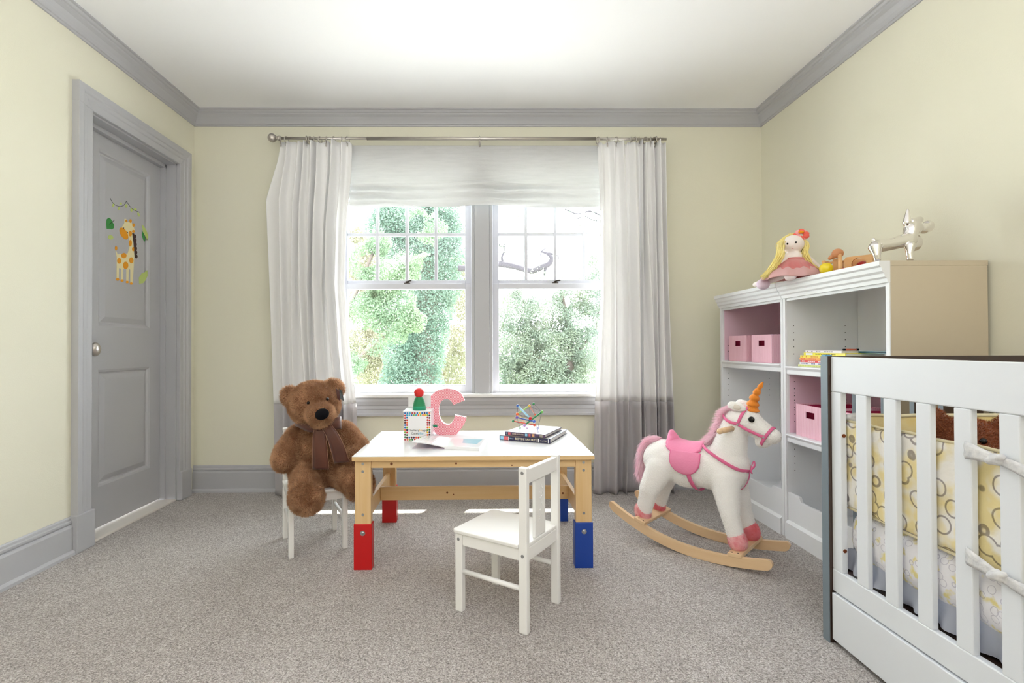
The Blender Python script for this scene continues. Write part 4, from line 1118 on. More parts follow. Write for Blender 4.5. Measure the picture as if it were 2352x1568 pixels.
# ------------------------------------------------------------------ bookcases along the right wall
BX, BW, BZ = 1.4745, 1.8282, 1.2273
def bookcase(y0, y1, shelves, pink, label, notch=0.075):
    b = empty('bookcase', label, 'bookcase', ((BX + BW) / 2, (y0 + y1) / 2, 0))
    T = 0.020
    k = dict(bevel=0.001)
    for i, (ya, yb) in enumerate(((y0 + 0.0008, y0 + T), (y1 - T, y1 - 0.0008))):
        obj('side_panel', MB().box(BX + 0.0, BW, ya, yb, 0, BZ - 0.0182), CASE_SIDE if i == 0 else CASE, b, **k)
    obj('back_panel', MB().box(BW - 0.006, BW - 0.0005, y0 + T, y1 - T, 0.02, BZ - 0.02), CASE_IN, b)
    for ya, yb in ((y0 + 0.0008, y0 + T - 0.001), (y1 - T + 0.001, y1 - 0.0008)):
        obj('face_strip', MB().box(BX - 0.004, BX - 0.0002, ya, yb, 0.0, BZ - 0.072), CASE, b, bevel=0.001)
    # inner faces
    obj('inner_panel', MB().box(BX + 0.002, BW - 0.007, y1 - T - 0.002, y1 - T - 0.0005, 0.03, BZ - 0.04), CASE_IN, b)
    obj('inner_panel', MB().box(BX + 0.002, BW - 0.007, y0 + T + 0.0005, y0 + T + 0.002, 0.03, BZ - 0.04), CASE_IN, b)
    # cornice + top
    cor = [(BX, BZ - 0.078), (BX - 0.010, BZ - 0.078), (BX - 0.012, BZ - 0.064), (BX - 0.020, BZ - 0.058), (BX - 0.022, BZ - 0.046), (BX - 0.030, BZ - 0.038), (BX - 0.032, BZ - 0.024), (BX - 0.040, BZ - 0.018), (BX - 0.040, BZ - 0.001), (BX, BZ - 0.001)]
    obj('cornice', MB().prism([(x, z) for x, z in cor], y0 + 0.001, y1 - 0.001, 'y'), CASE, b)
    obj('top_panel', MB().box(BX, BW + 0.002, y0 + 0.0005, y1 - 0.0005, BZ - 0.018, BZ), CASE_SIDE, b, bevel=0.001)
    obj('top_rail', MB().box(BX + 0.002, BX + 0.018, y0 + T, y1 - T, BZ - 0.090, BZ - 0.018), CASE, b)
    for z in shelves:
        sh = obj('shelf', MB().box(BX + 0.018, BW - 0.007, y0 + T + 0.0025, y1 - T - 0.0025, z - 0.016, z), CASE, b, **k)
        pf = [(BX + 0.018, z), (BX - 0.008, z), (BX - 0.010, z - 0.006), (BX - 0.004, z - 0.014), (BX, z - 0.018), (BX, z - 0.036), (BX + 0.004, z - 0.040), (BX + 0.018, z - 0.040)]
        obj('shelf_moulding', MB().prism(pf, y0 + T + 0.0025, y1 - T - 0.0025, 'y'), CASE, sh)
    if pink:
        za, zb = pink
        obj('pink_bounce_panel', MB().box(BX + 0.012, BW - 0.009, y1 - T - 0.0035, y1 - T - 0.0022, za, zb).box(BW - 0.0085, BW - 0.0072, y0 + T + 0.003, y1 - T - 0.003, za, zb), PINK_BOUNCE, b)  # thin panels added to carry the painted pink bounce
    # base: skirting and the scalloped front board
    obj('base_strip', MB().prism([(BX + 0.01, 0), (BX - 0.012, 0), (BX - 0.012, 0.076), (BX - 0.002, 0.088), (BX + 0.01, 0.088)], y0 + T + 0.0015, y1 - T - 0.0015, 'y'), CASE, b)
    ya, yb = y0 + T + 0.0015, y1 - T - 0.0015
    pr = [(ya, 0.088), (yb, 0.088), (yb, 0.219), (yb - notch, 0.219)]
    for i in range(7): a = i / 6; pr.append((yb - notch - 0.004 - 0.022 * a, 0.219 - 0.023 * (0.5 - 0.5 * math.cos(PI * a))))
    for i in range(7): a = 1 - i / 6; pr.append((ya + notch + 0.004 + 0.022 * a, 0.219 - 0.023 * (0.5 - 0.5 * math.cos(PI * a))))
    pr += [(ya + notch, 0.219), (ya, 0.219)]
    obj('front_board', MB().prism(pr, BX + 0.001, BX + 0.014, 'x'), CASE, b, bevel=0.001)
    obj('bottom_shelf', MB().box(BX + 0.015, BW - 0.007, ya, yb, 0.088, 0.104), CASE, b)
    mb = MB()
    for xx in (BX + 0.035, BX + 0.285):
        for zc in shelves:
            for k_ in range(5):
                for zz in (zc + 0.058 + k_ * 0.034, zc - 0.075 - k_ * 0.034):
                    if 0.3 < zz < 1.1 and not (shelves == [0.832] and zz > 0.95): mb.disc((xx, y1 - T - 0.002 - (0.0015 if pink and pink[0] < zz < pink[1] else 0), zz), (0, -1, 0), 0.0022, 10, 0.0004)
    obj('shelf_pin_holes', mb, DARKHOLE, b)
    obj('cam_fitting', MB().disc((BX + 0.16, y1 - T - 0.0042, BZ - 0.062), (0, -1, 0), 0.007, 14, 0.0008), DARKHOLE, b)
    return b
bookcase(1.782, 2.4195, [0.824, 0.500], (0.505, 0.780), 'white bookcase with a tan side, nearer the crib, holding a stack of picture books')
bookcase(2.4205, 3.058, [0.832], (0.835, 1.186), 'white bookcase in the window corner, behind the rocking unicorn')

# pink storage bins
def bin_mat():
    m = mat('pink_corduroy', (244, 186, 202), 0.85); nt = m.node_tree; b = nt.nodes['Principled BSDF']
    tc = nt.nodes.new('ShaderNodeTexCoord'); w_ = nt.nodes.new('ShaderNodeTexWave'); w_.bands_direction = 'DIAGONAL'; w_.inputs['Scale'].default_value = 80
    mp = nt.nodes.new('ShaderNodeMapping'); mp.inputs['Scale'].default_value = (1, 1, 0.0001)
    nt.links.new(tc.outputs['Object'], mp.inputs[0]); nt.links.new(mp.outputs[0], w_.inputs[0])
    r = nt.nodes.new('ShaderNodeValToRGB'); r.color_ramp.elements[0].color = (*lin((238, 180, 196)), 1); r.color_ramp.elements[1].color = (*lin((250, 208, 220)), 1)
    nt.links.new(w_.outputs[0], r.inputs[0]); nt.links.new(r.outputs[0], b.inputs['Base Color'])
    bp = nt.nodes.new('ShaderNodeBump'); bp.inputs['Strength'].default_value = 0.35; bp.inputs['Distance'].default_value = 0.002
    nt.links.new(w_.outputs[0], bp.inputs['Height']); nt.links.new(bp.outputs[0], b.inputs['Normal'])
    return m
BINM = bin_mat(); BININ = mat('bin_inside_crimson', (186, 36, 84), 0.8)
def bin_(y0, y1, z0, h, label, depth=0.26):
    b = empty('storage_bin', label, 'storage bin', (1.495 + depth / 2, (y0 + y1) / 2, z0), 0, 'pink corduroy storage bins')
    x0, x1 = 1.495, 1.495 + depth; t = 0.004
    hy0, hy1 = (y0 + y1) / 2 - 0.030, (y0 + y1) / 2 + 0.030; hz0, hz1 = z0 + h * 0.60, z0 + h * 0.80
    mb = MB().box(x0, x0 + t, y0, hy0, z0, z0 + h).box(x0, x0 + t, hy1, y1, z0, z0 + h).box(x0, x0 + t, hy0, hy1, z0, hz0).box(x0, x0 + t, hy0, hy1, hz1, z0 + h)
    obj('front_panel', mb, BINM, b)
    obj('shell', MB().box(x1 - t, x1, y0, y1, z0, z0 + h).box(x0 + t, x1 - t, y0, y0 + t, z0, z0 + h).box(x0 + t, x1 - t, y1 - t, y1, z0, z0 + h).box(x0 + t, x1 - t, y0 + t, y1 - t, z0, z0 + t), BINM, b)
    obj('lining', MB().box(x1 - t - 0.0015, x1 - t - 0.0005, y0 + t, y1 - t, z0 + t, z0 + h - 0.004).box(x0 + t + 0.0005, x1 - t, y1 - t - 0.0015, y1 - t - 0.0005, z0 + t, z0 + h - 0.004).box(x0 + t + 0.0005, x1 - t, y0 + t + 0.0005, y0 + t + 0.0015, z0 + t, z0 + h - 0.004)
        .box(x0 + t + 0.03, x0 + t + 0.031, y0 + t + 0.002, y1 - t - 0.002, z0 + t, z0 + h * 0.9), BININ, b)
bin_(2.800, 2.995, 0.8325, 0.148, 'pink storage bin farthest left on the shelf of the corner bookcase')
bin_(2.556, 2.745, 0.8325, 0.148, 'pink storage bin beside its twin, next to the bookcase divider')
bin_(2.162, 2.362, 0.5005, 0.147, 'pink storage bin on the lower shelf just left of the crib post')
bin_(1.930, 2.118, 0.5005, 0.147, 'pink storage bin mostly hidden behind the slats of the crib')

# picture books lying in a stack on the shelf
zz = 0.8245
BK = [('book', 'thin pale lime picture book, bottom of the shelf stack', (222, 226, 160), 2.352, 2.10, 0.0095, [(0, (196, 206, 110))]),
      ('book', 'white spined picture book with grey letters, second from the bottom of the shelf stack', (232, 230, 236), 2.343, 2.11, 0.0105, [(0, (110, 110, 150))]),
      ('book', 'picture book with a red and white spine, third from the bottom of the shelf stack', (226, 60, 62), 2.340, 2.11, 0.0100, [(0, (240, 230, 230))]),
      ('book', 'picture book with an orange spine, under the yellow ones in the shelf stack', (240, 160, 70), 2.340, 2.09, 0.0100, [(0, (220, 90, 60))]),
      ('book', 'yellow picture book directly on the orange one in the shelf stack', (246, 222, 70), 2.338, 2.09, 0.0110, [(0, (220, 140, 50))]),
      ('book', 'bright yellow picture book with black title, near the top of the shelf stack', (240, 228, 36), 2.315, 2.050, 0.0130, [(0, (90, 80, 30))]),
      ('book', 'slim teal picture book under the white top one in the shelf stack', (20, 120, 134), 2.04, 1.86, 0.0045, []),
      ('book', 'thin white picture book on top of the shelf stack', (236, 230, 228), 2.300, 2.068, 0.0095, [(0, (150, 140, 140))])]
for i, (nm, lab, col, ya, yb, th, tx_) in enumerate(BK):
    if i == 6: continue
    o = empty(nm, lab, 'book', (1.58, (ya + yb) / 2, zz), 0, 'picture books stacked on the shelf')
    m_ = mat('spine_%d' % i, col, 0.4, coat=0.2); dx = 0.170 if i < 7 else 0.14
    x0 = 1.500 + 0.002 * (i % 3)
    obj('cover', MB().box(x0, x0 + 0.0025, yb, ya, zz, zz + th).box(x0 + 0.0025, x0 + dx, yb, ya, zz, zz + 0.002).box(x0 + 0.0025, x0 + dx, yb, ya, zz + th - 0.002, zz + th), m_, o)
    obj('pages', MB().box(x0 + 0.0025, x0 + dx - 0.004, yb + 0.003, ya - 0.003, zz + 0.002, zz + th - 0.002), PAGES, o)
    if tx_:
        mm = mat('spine_ink_%d' % i, tx_[0][1], 0.5)
        mb = MB()
        if i == 5:
            add_mesh(mb, text_mb('One Fish, Two Fish, Red Fish, Blue Fish', 0.0085, Matrix.Translation((x0 - 0.0002, 2.235, zz + th / 2)) @ Matrix(((0, 0, -1, 0), (-1, 0, 0, 0), (0, 1, 0, 0), (0, 0, 0, 1))), 0.0002, 'LEFT', 0.95))
            mb.mi = 1; mb.box(x0 - 0.0003, x0, 2.252, 2.300, zz + 0.002, zz + th - 0.002)
            obj('spine_lettering', mb, [mm, PALE], o)
        else:
            rnd = random.Random(i)
            y = ya - 0.012
            while y > yb + 0.03:
                wd = 0.003 + rnd.random() * 0.010; mb.box(x0 - 0.0003, x0, y - wd, y, zz + th * 0.25, zz + th * 0.75); y -= wd + 0.003 + (0.02 if rnd.random() < 0.2 else 0)
            obj('spine_lettering', mb, mm, o)
    zz += th + 0.0003
    if i == 5:
        ztop6 = zz
# teal book lies beside the white one, on the yellow one
zt = ztop6
o = empty('book', 'slim teal picture book jutting out beside the white top one of the shelf stack', 'book', (1.60, 1.95, zt), 0, 'picture books stacked on the shelf')
m_ = mat('spine_teal', (16, 112, 128), 0.35, coat=0.2)
obj('cover', MB().box(1.568, 1.676, 2.062 - 0.20, 2.064, zt, zt + 0.0018).box(1.568, 1.676, 2.062 - 0.20, 2.064, zt + 0.0060, zt + 0.0078).box(1.674, 1.676, 1.862, 2.064, zt + 0.0018, zt + 0.0060), m_, o)
obj('pages', MB().box(1.571, 1.674, 1.865, 2.061, zt + 0.0018, zt + 0.0060), mat('teal_page_edges', (40, 60, 70), 0.7), o)
mk = empty('marker', 'orange marker pen with dark ends lying on the stacked picture books', 'marker', (1.56, 2.055, zz), 0)
pa, pb = Vector((1.514, 2.075, zz + 0.0042)), Vector((1.585, 2.083, zz + 0.0042))
obj('barrel', MB().cyl(pa.lerp(pb, 0.14), pa.lerp(pb, 0.84), 0.0038, 12), mat('marker_orange', (214, 104, 66), 0.4), mk)
obj('cap', MB().cyl(pa, pa.lerp(pb, 0.14), 0.0040, 12), BLACK, mk); obj('cap', MB().cyl(pa.lerp(pb, 0.84), pb, 0.0040, 12), BLACK, mk)

# ------------------------------------------------------------------ rag doll on the bookcase
SKIN = mat('doll_cotton', (246, 236, 232), 0.9); YARN = mat('yellow_yarn', (254, 242, 176), 0.85, bump=(200, 0.6), aniso=(1, 1, 0.15), var=(40, (248, 226, 130), 0.3))
DRESS = mat('pink_tulle_dress', (240, 168, 168), 0.85, sheen=0.4, trans=0.3, var=(14, (230, 128, 128), 0.25)); DRL = mat('pale_pink_tulle', (244, 206, 206), 0.9, trans=0.4)
DY = 2.30
doll = empty('rag_doll', 'rag doll with long yellow yarn hair, pink dress and flower, sitting on the bookcase', 'doll', (1.47, DY, BZ))
D_ = lambda px, py, dy=0.0: A(px / 8.4 + 1720, py / 8.4 + 500, y=DY + dy)
hd = D_(850, 510)
Bd = [('e', hd, (0.0480, 0.040, 0.0420)), ('c', D_(860, 660), D_(865, 760), 0.022, 0.030), ('e', D_(865, 745), (0.042, 0.028, 0.022)),
      ('c', D_(860, 780), D_(850, 960), 0.036, 0.045), ('c', D_(990, 730), D_(1150, 790), 0.016, 0.014), ('c', D_(1150, 790), D_(1330, 960), 0.014, 0.014),
      ('c', D_(730, 760), D_(620, 880, -0.01), 0.015, 0.013),
      ('c', D_(760, 1050, 0.0), D_(560, 1150, 0.05), 0.020, 0.017), ('c', D_(560, 1150, 0.05), D_(330, 1230, 0.10), 0.017, 0.016), ('c', D_(330, 1230, 0.10), D_(120, 1290, 0.22), 0.016, 0.012)]
obj('body', blob(Bd, 0.004, 4), SKIN, doll)
obj('shoe', MB().ell(D_(275, 1280, 0.07), (0.030, 0.028, 0.026), 20, 14), mat('lilac_shoe', (226, 206, 222), 0.8), doll)
obj('shoe', MB().ell(D_(800, 1130, -0.075), (0.024, 0.024, 0.020), 20, 14), mat('pale_lilac_shoe', (240, 226, 228), 0.8), doll)
def skirt(r0, r1, z0, z1, cx, cy, fr_, amp, ph, sx=1.0):
    def f(u, v):
        a = 2 * PI * u; r = r0 + (r1 - r0) * math.sin(v * PI / 2) ** 0.8 + amp * v * math.sin(a * fr_ + ph)
        return Vector((cx + sx * r * math.cos(a), cy + r * math.sin(a), z0 + (z1 - z0) * v + 0.004 * math.sin(a * 5 + ph) * v))
    return f
dc = D_(860, 800); zlow = BZ + 0.004
obj('dress', MB().grid(skirt(0.042, 0.100, dc.z - 0.006, zlow + 0.012, dc.x - 0.006, dc.y, 17, 0.005, 0.3), 120, 16), DRESS, doll, solid=0.001)
obj('underskirt', MB().grid(skirt(0.050, 0.122, dc.z - 0.026, zlow, dc.x - 0.006, dc.y + 0.004, 11, 0.007, 1.3), 120, 14), DRL, doll, solid=0.001)
obj('bodice', MB().grid(skirt(0.040, 0.045, dc.z + 0.004, dc.z - 0.014, dc.x, dc.y, 13, 0.001, 0.3), 60, 4), DRESS, doll, solid=0.001)
mb = MB(); rnd = random.Random(8)
def lock(p0, p1, p2, p3, n_, spread):
    for i in range(n_):
        j = lambda s_: Vector((rnd.gauss(0, s_), rnd.gauss(0, s_), rnd.gauss(0, s_ * 0.5)))
        mb.tube(smooth_path([p0 + j(0.003), p1 + j(0.006), p2 + j(0.008), p3 + j(spread)], 4), 0.0021, 6)
lock(D_(790, 320, 0.020), D_(625, 500, 0.0), D_(590, 780, -0.02), D_(310, 1130, 0.0), 60, 0.010)
lock(D_(790, 320, 0.020), D_(630, 480, 0.005), D_(560, 800, -0.01), D_(480, 1000, -0.02), 14, 0.012)
lock(D_(880, 310, 0.020), D_(1075, 480, 0.0), D_(1090, 760, -0.025), D_(1300, 1020, -0.04), 52, 0.009)
lock(D_(830, 310, 0.005), D_(1060, 560, 0.01), D_(1060, 720, 0.0), D_(1180, 900, -0.02), 12, 0.008)
for i in range(16):
    a = -1.1 + 2.2 * i / 15
    mb.tube([hd + Vector((0.049 * math.sin(a) * math.cos(t), 0.016 + 0.036 * math.sin(t), 0.0455 * math.cos(a) * (0.96 + 0.04 * math.cos(t)))) for t in (-0.5, 0.0, 0.6, 1.4)], 0.0035, 6)
mb.ell(hd + Vector((0.004, 0.022, 0.006)), (0.0485, 0.030, 0.0425), 20, 14)
obj('hair', mb, YARN, doll)
for px, py in ((745, 502), (910, 472)):
    obj('eye', MB().ell(D_(px, py, -0.040), (0.0042, 0.003, 0.0046), 12, 8), BLACK, doll)
obj('mouth', MB().ell(D_(843, 588, -0.0375), (0.005, 0.003, 0.0022), 10, 6), mat('pink_thread', (226, 150, 160), 0.7), doll)
obj('nose', MB().ell(D_(838, 543, -0.041), (0.0022, 0.002, 0.0016), 10, 6), mat('pale_pink_thread', (236, 190, 190), 0.7), doll)
mb = MB(); fc = D_(1020, 320, -0.012)
for i in range(9):
    a = 2 * PI * i / 9 + 0.3; mb.mi = i % 2
    mb.ell(fc + Vector((0.022 * math.cos(a), 0.004 * math.sin(i * 2), 0.016 * math.sin(a) - 0.002)), (0.015, 0.006, 0.011), 12, 8)
fl2 = obj('hair_flower', mb, [mat('coral_petals', (246, 112, 98), 0.8), mat('pink_petals', (250, 176, 176), 0.8)], doll)
obj('flower_centre', MB().ell(D_(1010, 275, -0.022), (0.013, 0.007, 0.007), 14, 8), mat('orange_centre', (244, 154, 20), 0.8), fl2)

# ------------------------------------------------------------------ wooden ball drop toy
TOYW = mat('toy_beech', (238, 190, 134), 0.45, var=(5, (226, 172, 114), 0.25), aniso=(6, 0.5, 6))
toy = empty('ball_drop_toy', 'wooden hammer and ball toy box on the bookcase, between doll and silver dog', 'toy', (1.503, 2.186, BZ), rad(-53))
TL = dict(parent=toy, world=False)     # own frame: x along the toy towards the dog, -y towards the camera, z up
obj('box_body', MB().box(0.085, 0.183, 0.010, 0.085, 0, 0.007).box(0.175, 0.183, 0.010, 0.085, 0.007, 0.070).box(0.085, 0.093, 0.010, 0.085, 0.007, 0.070).box(0.093, 0.175, 0.077, 0.085, 0.007, 0.070), TOYW, bevel=0.001, **TL)
NH = 28; cy, cz, rr_ = 0.136, 0.036, 0.0262
sq = []
for i in range(NH):
    a = 2 * PI * i / NH; c, s_ = math.cos(a), math.sin(a)
    k_ = min((0.047 if c > 0 else 0.051) / max(abs(c), 1e-6), (0.034 if s_ > 0 else 0.036) / max(abs(s_), 1e-6))
    sq.append((cy + c * k_, cz + s_ * k_))
ci = [(cy + rr_ * math.cos(2 * PI * i / NH), cz + rr_ * math.sin(2 * PI * i / NH)) for i in range(NH)]
mb = MB(); P = [(p[0], 0.0, p[1]) for p in sq] + [(p[0], 0.0, p[1]) for p in ci] + [(p[0], 0.010, p[1]) for p in sq] + [(p[0], 0.010, p[1]) for p in ci]
fs = []
for i in range(NH):
    j = (i + 1) % NH
    fs += [(i, j, NH + j, NH + i), (2 * NH + i, 3 * NH + i, 3 * NH + j, 2 * NH + j), (NH + i, NH + j, 3 * NH + j, 3 * NH + i), (i, 2 * NH + i, 2 * NH + j, j)]
mb.poly(P, fs); obj('front_board', mb, TOYW, **TL)
obj('upright', MB().box(0.0, 0.012, 0.0, 0.080, 0, 0.068), TOYW, bevel=0.001, **TL)
obj('upright', MB().box(0.042, 0.060, 0.0, 0.080, 0, 0.068), TOYW, bevel=0.001, **TL)
obj('floor_board', MB().box(0.012, 0.085, 0.010, 0.080, 0, 0.007), TOYW, **TL)
obj('peg', MB().cyl((0.010, 0.012, 0.056), (0.090, 0.012, 0.056), 0.0045, 12), TOYW, **TL)
TW = Matrix.Translation((1.503, 2.186, BZ)) @ Matrix.Rotation(rad(-53), 4, 'Z')
def ballat(x, y, z, r, m_, lab):
    p = TW @ Vector((x, y, z)); tag(obj('toy_ball', MB().ell(p, r, 24, 16), m_), lab, 'ball')
ballat(0.027, -0.030, 0.0262, 0.026, mat('yellow_ball', (240, 216, 20), 0.25, coat=0.4), 'small yellow ball in the left end of the wooden ball toy')
ballat(0.136, 0.044, 0.030, 0.022, mat('red_ball', (190, 20, 24), 0.3, coat=0.4), 'small red ball seen through the round hole of the wooden toy')
ballat(0.0725, 0.030, 0.0195, 0.0115, mat('red_ball_side', (196, 24, 24), 0.3, coat=0.4), 'tiny red ball behind the hammer handle in the wooden toy')
hp = A(1924, 582, y=2.125)
hm = empty('toy_hammer', 'wooden toy hammer with round head leaning on the ball toy', 'hammer', (hp.x, hp.y, BZ))
obj('head', blob([('e', hp, (0.0235, 0.020, 0.021)), ('c', hp, A(1906, 593, y=2.15), 0.017, 0.008)], 0.0025, 3), mat('hammer_head_wood', (204, 140, 96), 0.45), hm)
obj('handle', MB().cyl(hp + Vector((0.0, -0.012, -0.006)), A(1930, 619, y=2.075), 0.0075, 12), TOYW, hm)

# ------------------------------------------------------------------ silver dog figurine
CHR = mat('silver_glaze', (232, 228, 226), 0.06, 1.0)
YD = 1.845
K = lambda px, py, dy=0.0: A(px / 9.8 + 1980, py / 9.8 + 460, y=YD + dy)
R9 = 1.845 / 1151 / 9.8
dg_parts = [('c', K(340, 1010), K(700, 955), 150 * R9, 138 * R9), ('c', K(700, 955), K(1050, 850), 138 * R9, 165 * R9), ('e', K(1180, 930, 0.01), (165 * R9, 130 * R9, 190 * R9)),
            ('c', K(1070, 810), K(1110, 620), 150 * R9, 150 * R9), ('e', K(1180, 600), (185 * R9, 140 * R9, 150 * R9)), ('e', K(1390, 610, 0.005), (150 * R9, 110 * R9, 120 * R9)), ('e', K(1490, 560, 0.01), (125 * R9, 105 * R9, 135 * R9)),
            ('c', K(1010, 480), K(1030, 200), 88 * R9, 30 * R9), ('c', K(1120, 470, 0.03), K(1290, 420, 0.045), 90 * R9, 82 * R9),
            ('e', K(262, 865), (42 * R9, 38 * R9, 46 * R9)), ('e', K(290, 900), (40 * R9, 36 * R9, 36 * R9))]
for dy in (-0.026, 0.026):
    dg_parts += [('c', K(300, 1040, dy * .6), K(330, 1210, dy), 140 * R9, 72 * R9), ('c', K(330, 1210, dy), K(345, 1300, dy), 70 * R9, 68 * R9),
                 ('c', K(1080, 1000, dy * .7), K(1070, 1180, dy), 110 * R9, 64 * R9), ('c', K(1070, 1180, dy), K(1085, 1300, dy), 62 * R9, 66 * R9)]
dgo = obj('dog_figurine', blob(dg_parts, 0.0022, 4), CHR)
tag(dgo, 'shiny silver bulldog figurine standing on top of the bookcase', 'figurine')
_z = dgo.location.z; dgo.location.z = BZ + 0.0002

# ------------------------------------------------------------------ crib
CRW = mat('crib_white_lacquer', (226, 229, 233), 0.35); CRD = mat('crib_espresso_wood', (62, 46, 38), 0.35, coat=0.2); SKY_SHEEN = mat('crib_sky_sheen', (118, 130, 138), 0.4)  # slate grey is window reflection on the brown wood, painted as colour
crib = empty('crib', 'white slatted baby crib with dark brown end panels', 'crib', (1.45, 0.87, 0))
cx0, cx1, cy0, cy1 = 1.0908, 1.815, 0.16, 1.551
CT = 0.8867
def end_panel(ya, yb):
    e_ = obj('end_panel', MB().box(cx0 - 0.008, cx1 + 0.008, ya, yb, CT - 0.115, CT + 0.002).box(cx0 - 0.008, cx1 + 0.008, ya, yb, 0.0, 0.235).box(cx0 - 0.008, cx0 + 0.030, ya, yb, 0.235, CT - 0.115).box(cx1 - 0.03, cx1 + 0.008, ya, yb, 0.235, CT - 0.115), CRD, crib, bevel=0.001)
    obj('sky_sheen_strip', MB().box(cx0 - 0.0105, cx0 - 0.0082, ya + 0.0003, yb, 0.0, CT + 0.002), SKY_SHEEN, e_)  # added strip carrying the painted sheen of the brown edge
    for i in range(7):
        x = cx0 + 0.085 + i * 0.092
        s_ = obj('slat', MB().box(x, x + 0.034, ya + 0.006, yb - 0.006, 0.235, CT - 0.115), CRD, crib)
        obj('sky_sheen_strip', MB().box(x - 0.0012, x, ya + 0.0065, yb - 0.0065, 0.235, CT - 0.115), SKY_SHEEN, s_)
end_panel(1.5515, 1.581); end_panel(0.13, 0.1595)
obj('corner_guard', MB().box(cx0 - 0.010, cx0 + 0.012, 1.560, 1.578, CT + 0.002, CT + 0.006), mat('blue_tab', (84, 160, 206), 0.4), crib, bevel=0.001)
for xa_, xb_ in ((cx0, cx0 + 0.020), (cx1 - 0.020, cx1)):
    obj('top_rail', MB().box(xa_, xb_, cy0, cy1, 0.7785, CT), CRW, crib, bevel=0.003)
    obj('bottom_rail', MB().box(xa_, xb_, cy0, cy1, 0.1635, 0.2325), CRW, crib, bevel=0.003)
    for i in range(14):
        y1_ = cy1 - i * 0.1010; y0_ = y1_ - 0.041 - (0.004 if i == 6 else 0)
        if y0_ < cy0: y0_ = cy0
        obj('slat', MB().box(xa_ + 0.0008, xb_ - 0.0008 - (0.0 if i in (0, 13) else 0.003), y0_, y1_ - 0.0004, 0.2325, 0.7785), CRW, crib, bevel=0.002)
for z in (0.648, 0.300):
    obj('bolt_cap', MB().disc((cx0 + 0.010, cy1 - 0.0412, z), (0, -1, 0), 0.0058, 14, 0.001), mat('copper_bolt', (140, 76, 44), 0.4, 0.6), crib)
obj('drawer_front', MB().box(cx0 - 0.005, cx0 + 0.013, cy0 + 0.004, cy1 - 0.004, 0.016, 0.1590), CRW, crib, bevel=0.002)
obj('mattress_base', MB().box(cx0 + 0.03, cx1 - 0.03, cy0 + 0.01, cy1 - 0.01, 0.205, 0.225), CRD, crib)


def paisley(name, base_, c1, c2, scale, lo_=0.38, hi_=0.46, n0=0.50, n1=0.62):
    m = mat(name, base_, 0.85, sheen=0.2, bump=(26, 0.6)); nt = m.node_tree; b = nt.nodes['Principled BSDF']
    tc = nt.nodes.new('ShaderNodeTexCoord'); v = nt.nodes.new('ShaderNodeTexVoronoi'); v.inputs['Scale'].default_value = scale
    nt.links.new(tc.outputs['Object'], v.inputs['Vector'])
    r = nt.nodes.new('ShaderNodeValToRGB'); cr_ = r.color_ramp; cr_.interpolation = 'EASE'
    cr_.elements[0].position = lo_ - 0.03; cr_.elements[0].color = (*lin(base_), 1); cr_.elements[1].position = hi_ + 0.03; cr_.elements[1].color = (*lin(base_), 1)
    e = cr_.elements.new(lo_); e.color = (*lin(c1), 1); e = cr_.elements.new(hi_); e.color = (*lin(c1), 1)
    nt.links.new(v.outputs['Distance'], r.inputs[0])
    n = nt.nodes.new('ShaderNodeTexNoise'); n.inputs['Scale'].default_value = scale * 0.8; nt.links.new(tc.outputs['Object'], n.inputs['Vector'])
    r2 = nt.nodes.new('ShaderNodeValToRGB'); r2.color_ramp.elements[0].position = n0; r2.color_ramp.elements[1].position = n1; r2.color_ramp.elements[0].color = (1, 1, 1, 1); r2.color_ramp.elements[1].color = (*lin(c2), 1)
    nt.links.new(n.outputs[0], r2.inputs[0])
    mx = nt.nodes.new('ShaderNodeMix'); mx.data_type = 'RGBA'; mx.blend_type = 'MULTIPLY'; mx.inputs[0].default_value = 1.0
    nt.links.new(r.outputs[0], mx.inputs[6]); nt.links.new(r2.outputs[0], mx.inputs[7]); nt.links.new(mx.outputs[2], b.inputs['Base Color'])
    return m


BUMP = paisley('bumper_print', (246, 242, 234), (166, 158, 156), (248, 234, 178), 19, 0.40, 0.45, 0.44, 0.58)
SHEET = paisley('sheet_print', (240, 238, 242), (206, 202, 212), (246, 234, 160), 42, 0.36, 0.39, 0.56, 0.66)
PIPE = mat('bumper_piping', (226, 214, 178), 0.7); TIE = mat('tie_fabric', (196, 196, 198), 0.85, var=(60, (224, 222, 220), 0.2), bump=(60, 0.4)); YEL = mat('bumper_inner_yellow', (236, 206, 120), 0.85, var=(20, (240, 226, 180), 0.3))
TUL = mat('grey_tulle', (216, 220, 232), 0.9, trans=0.45)
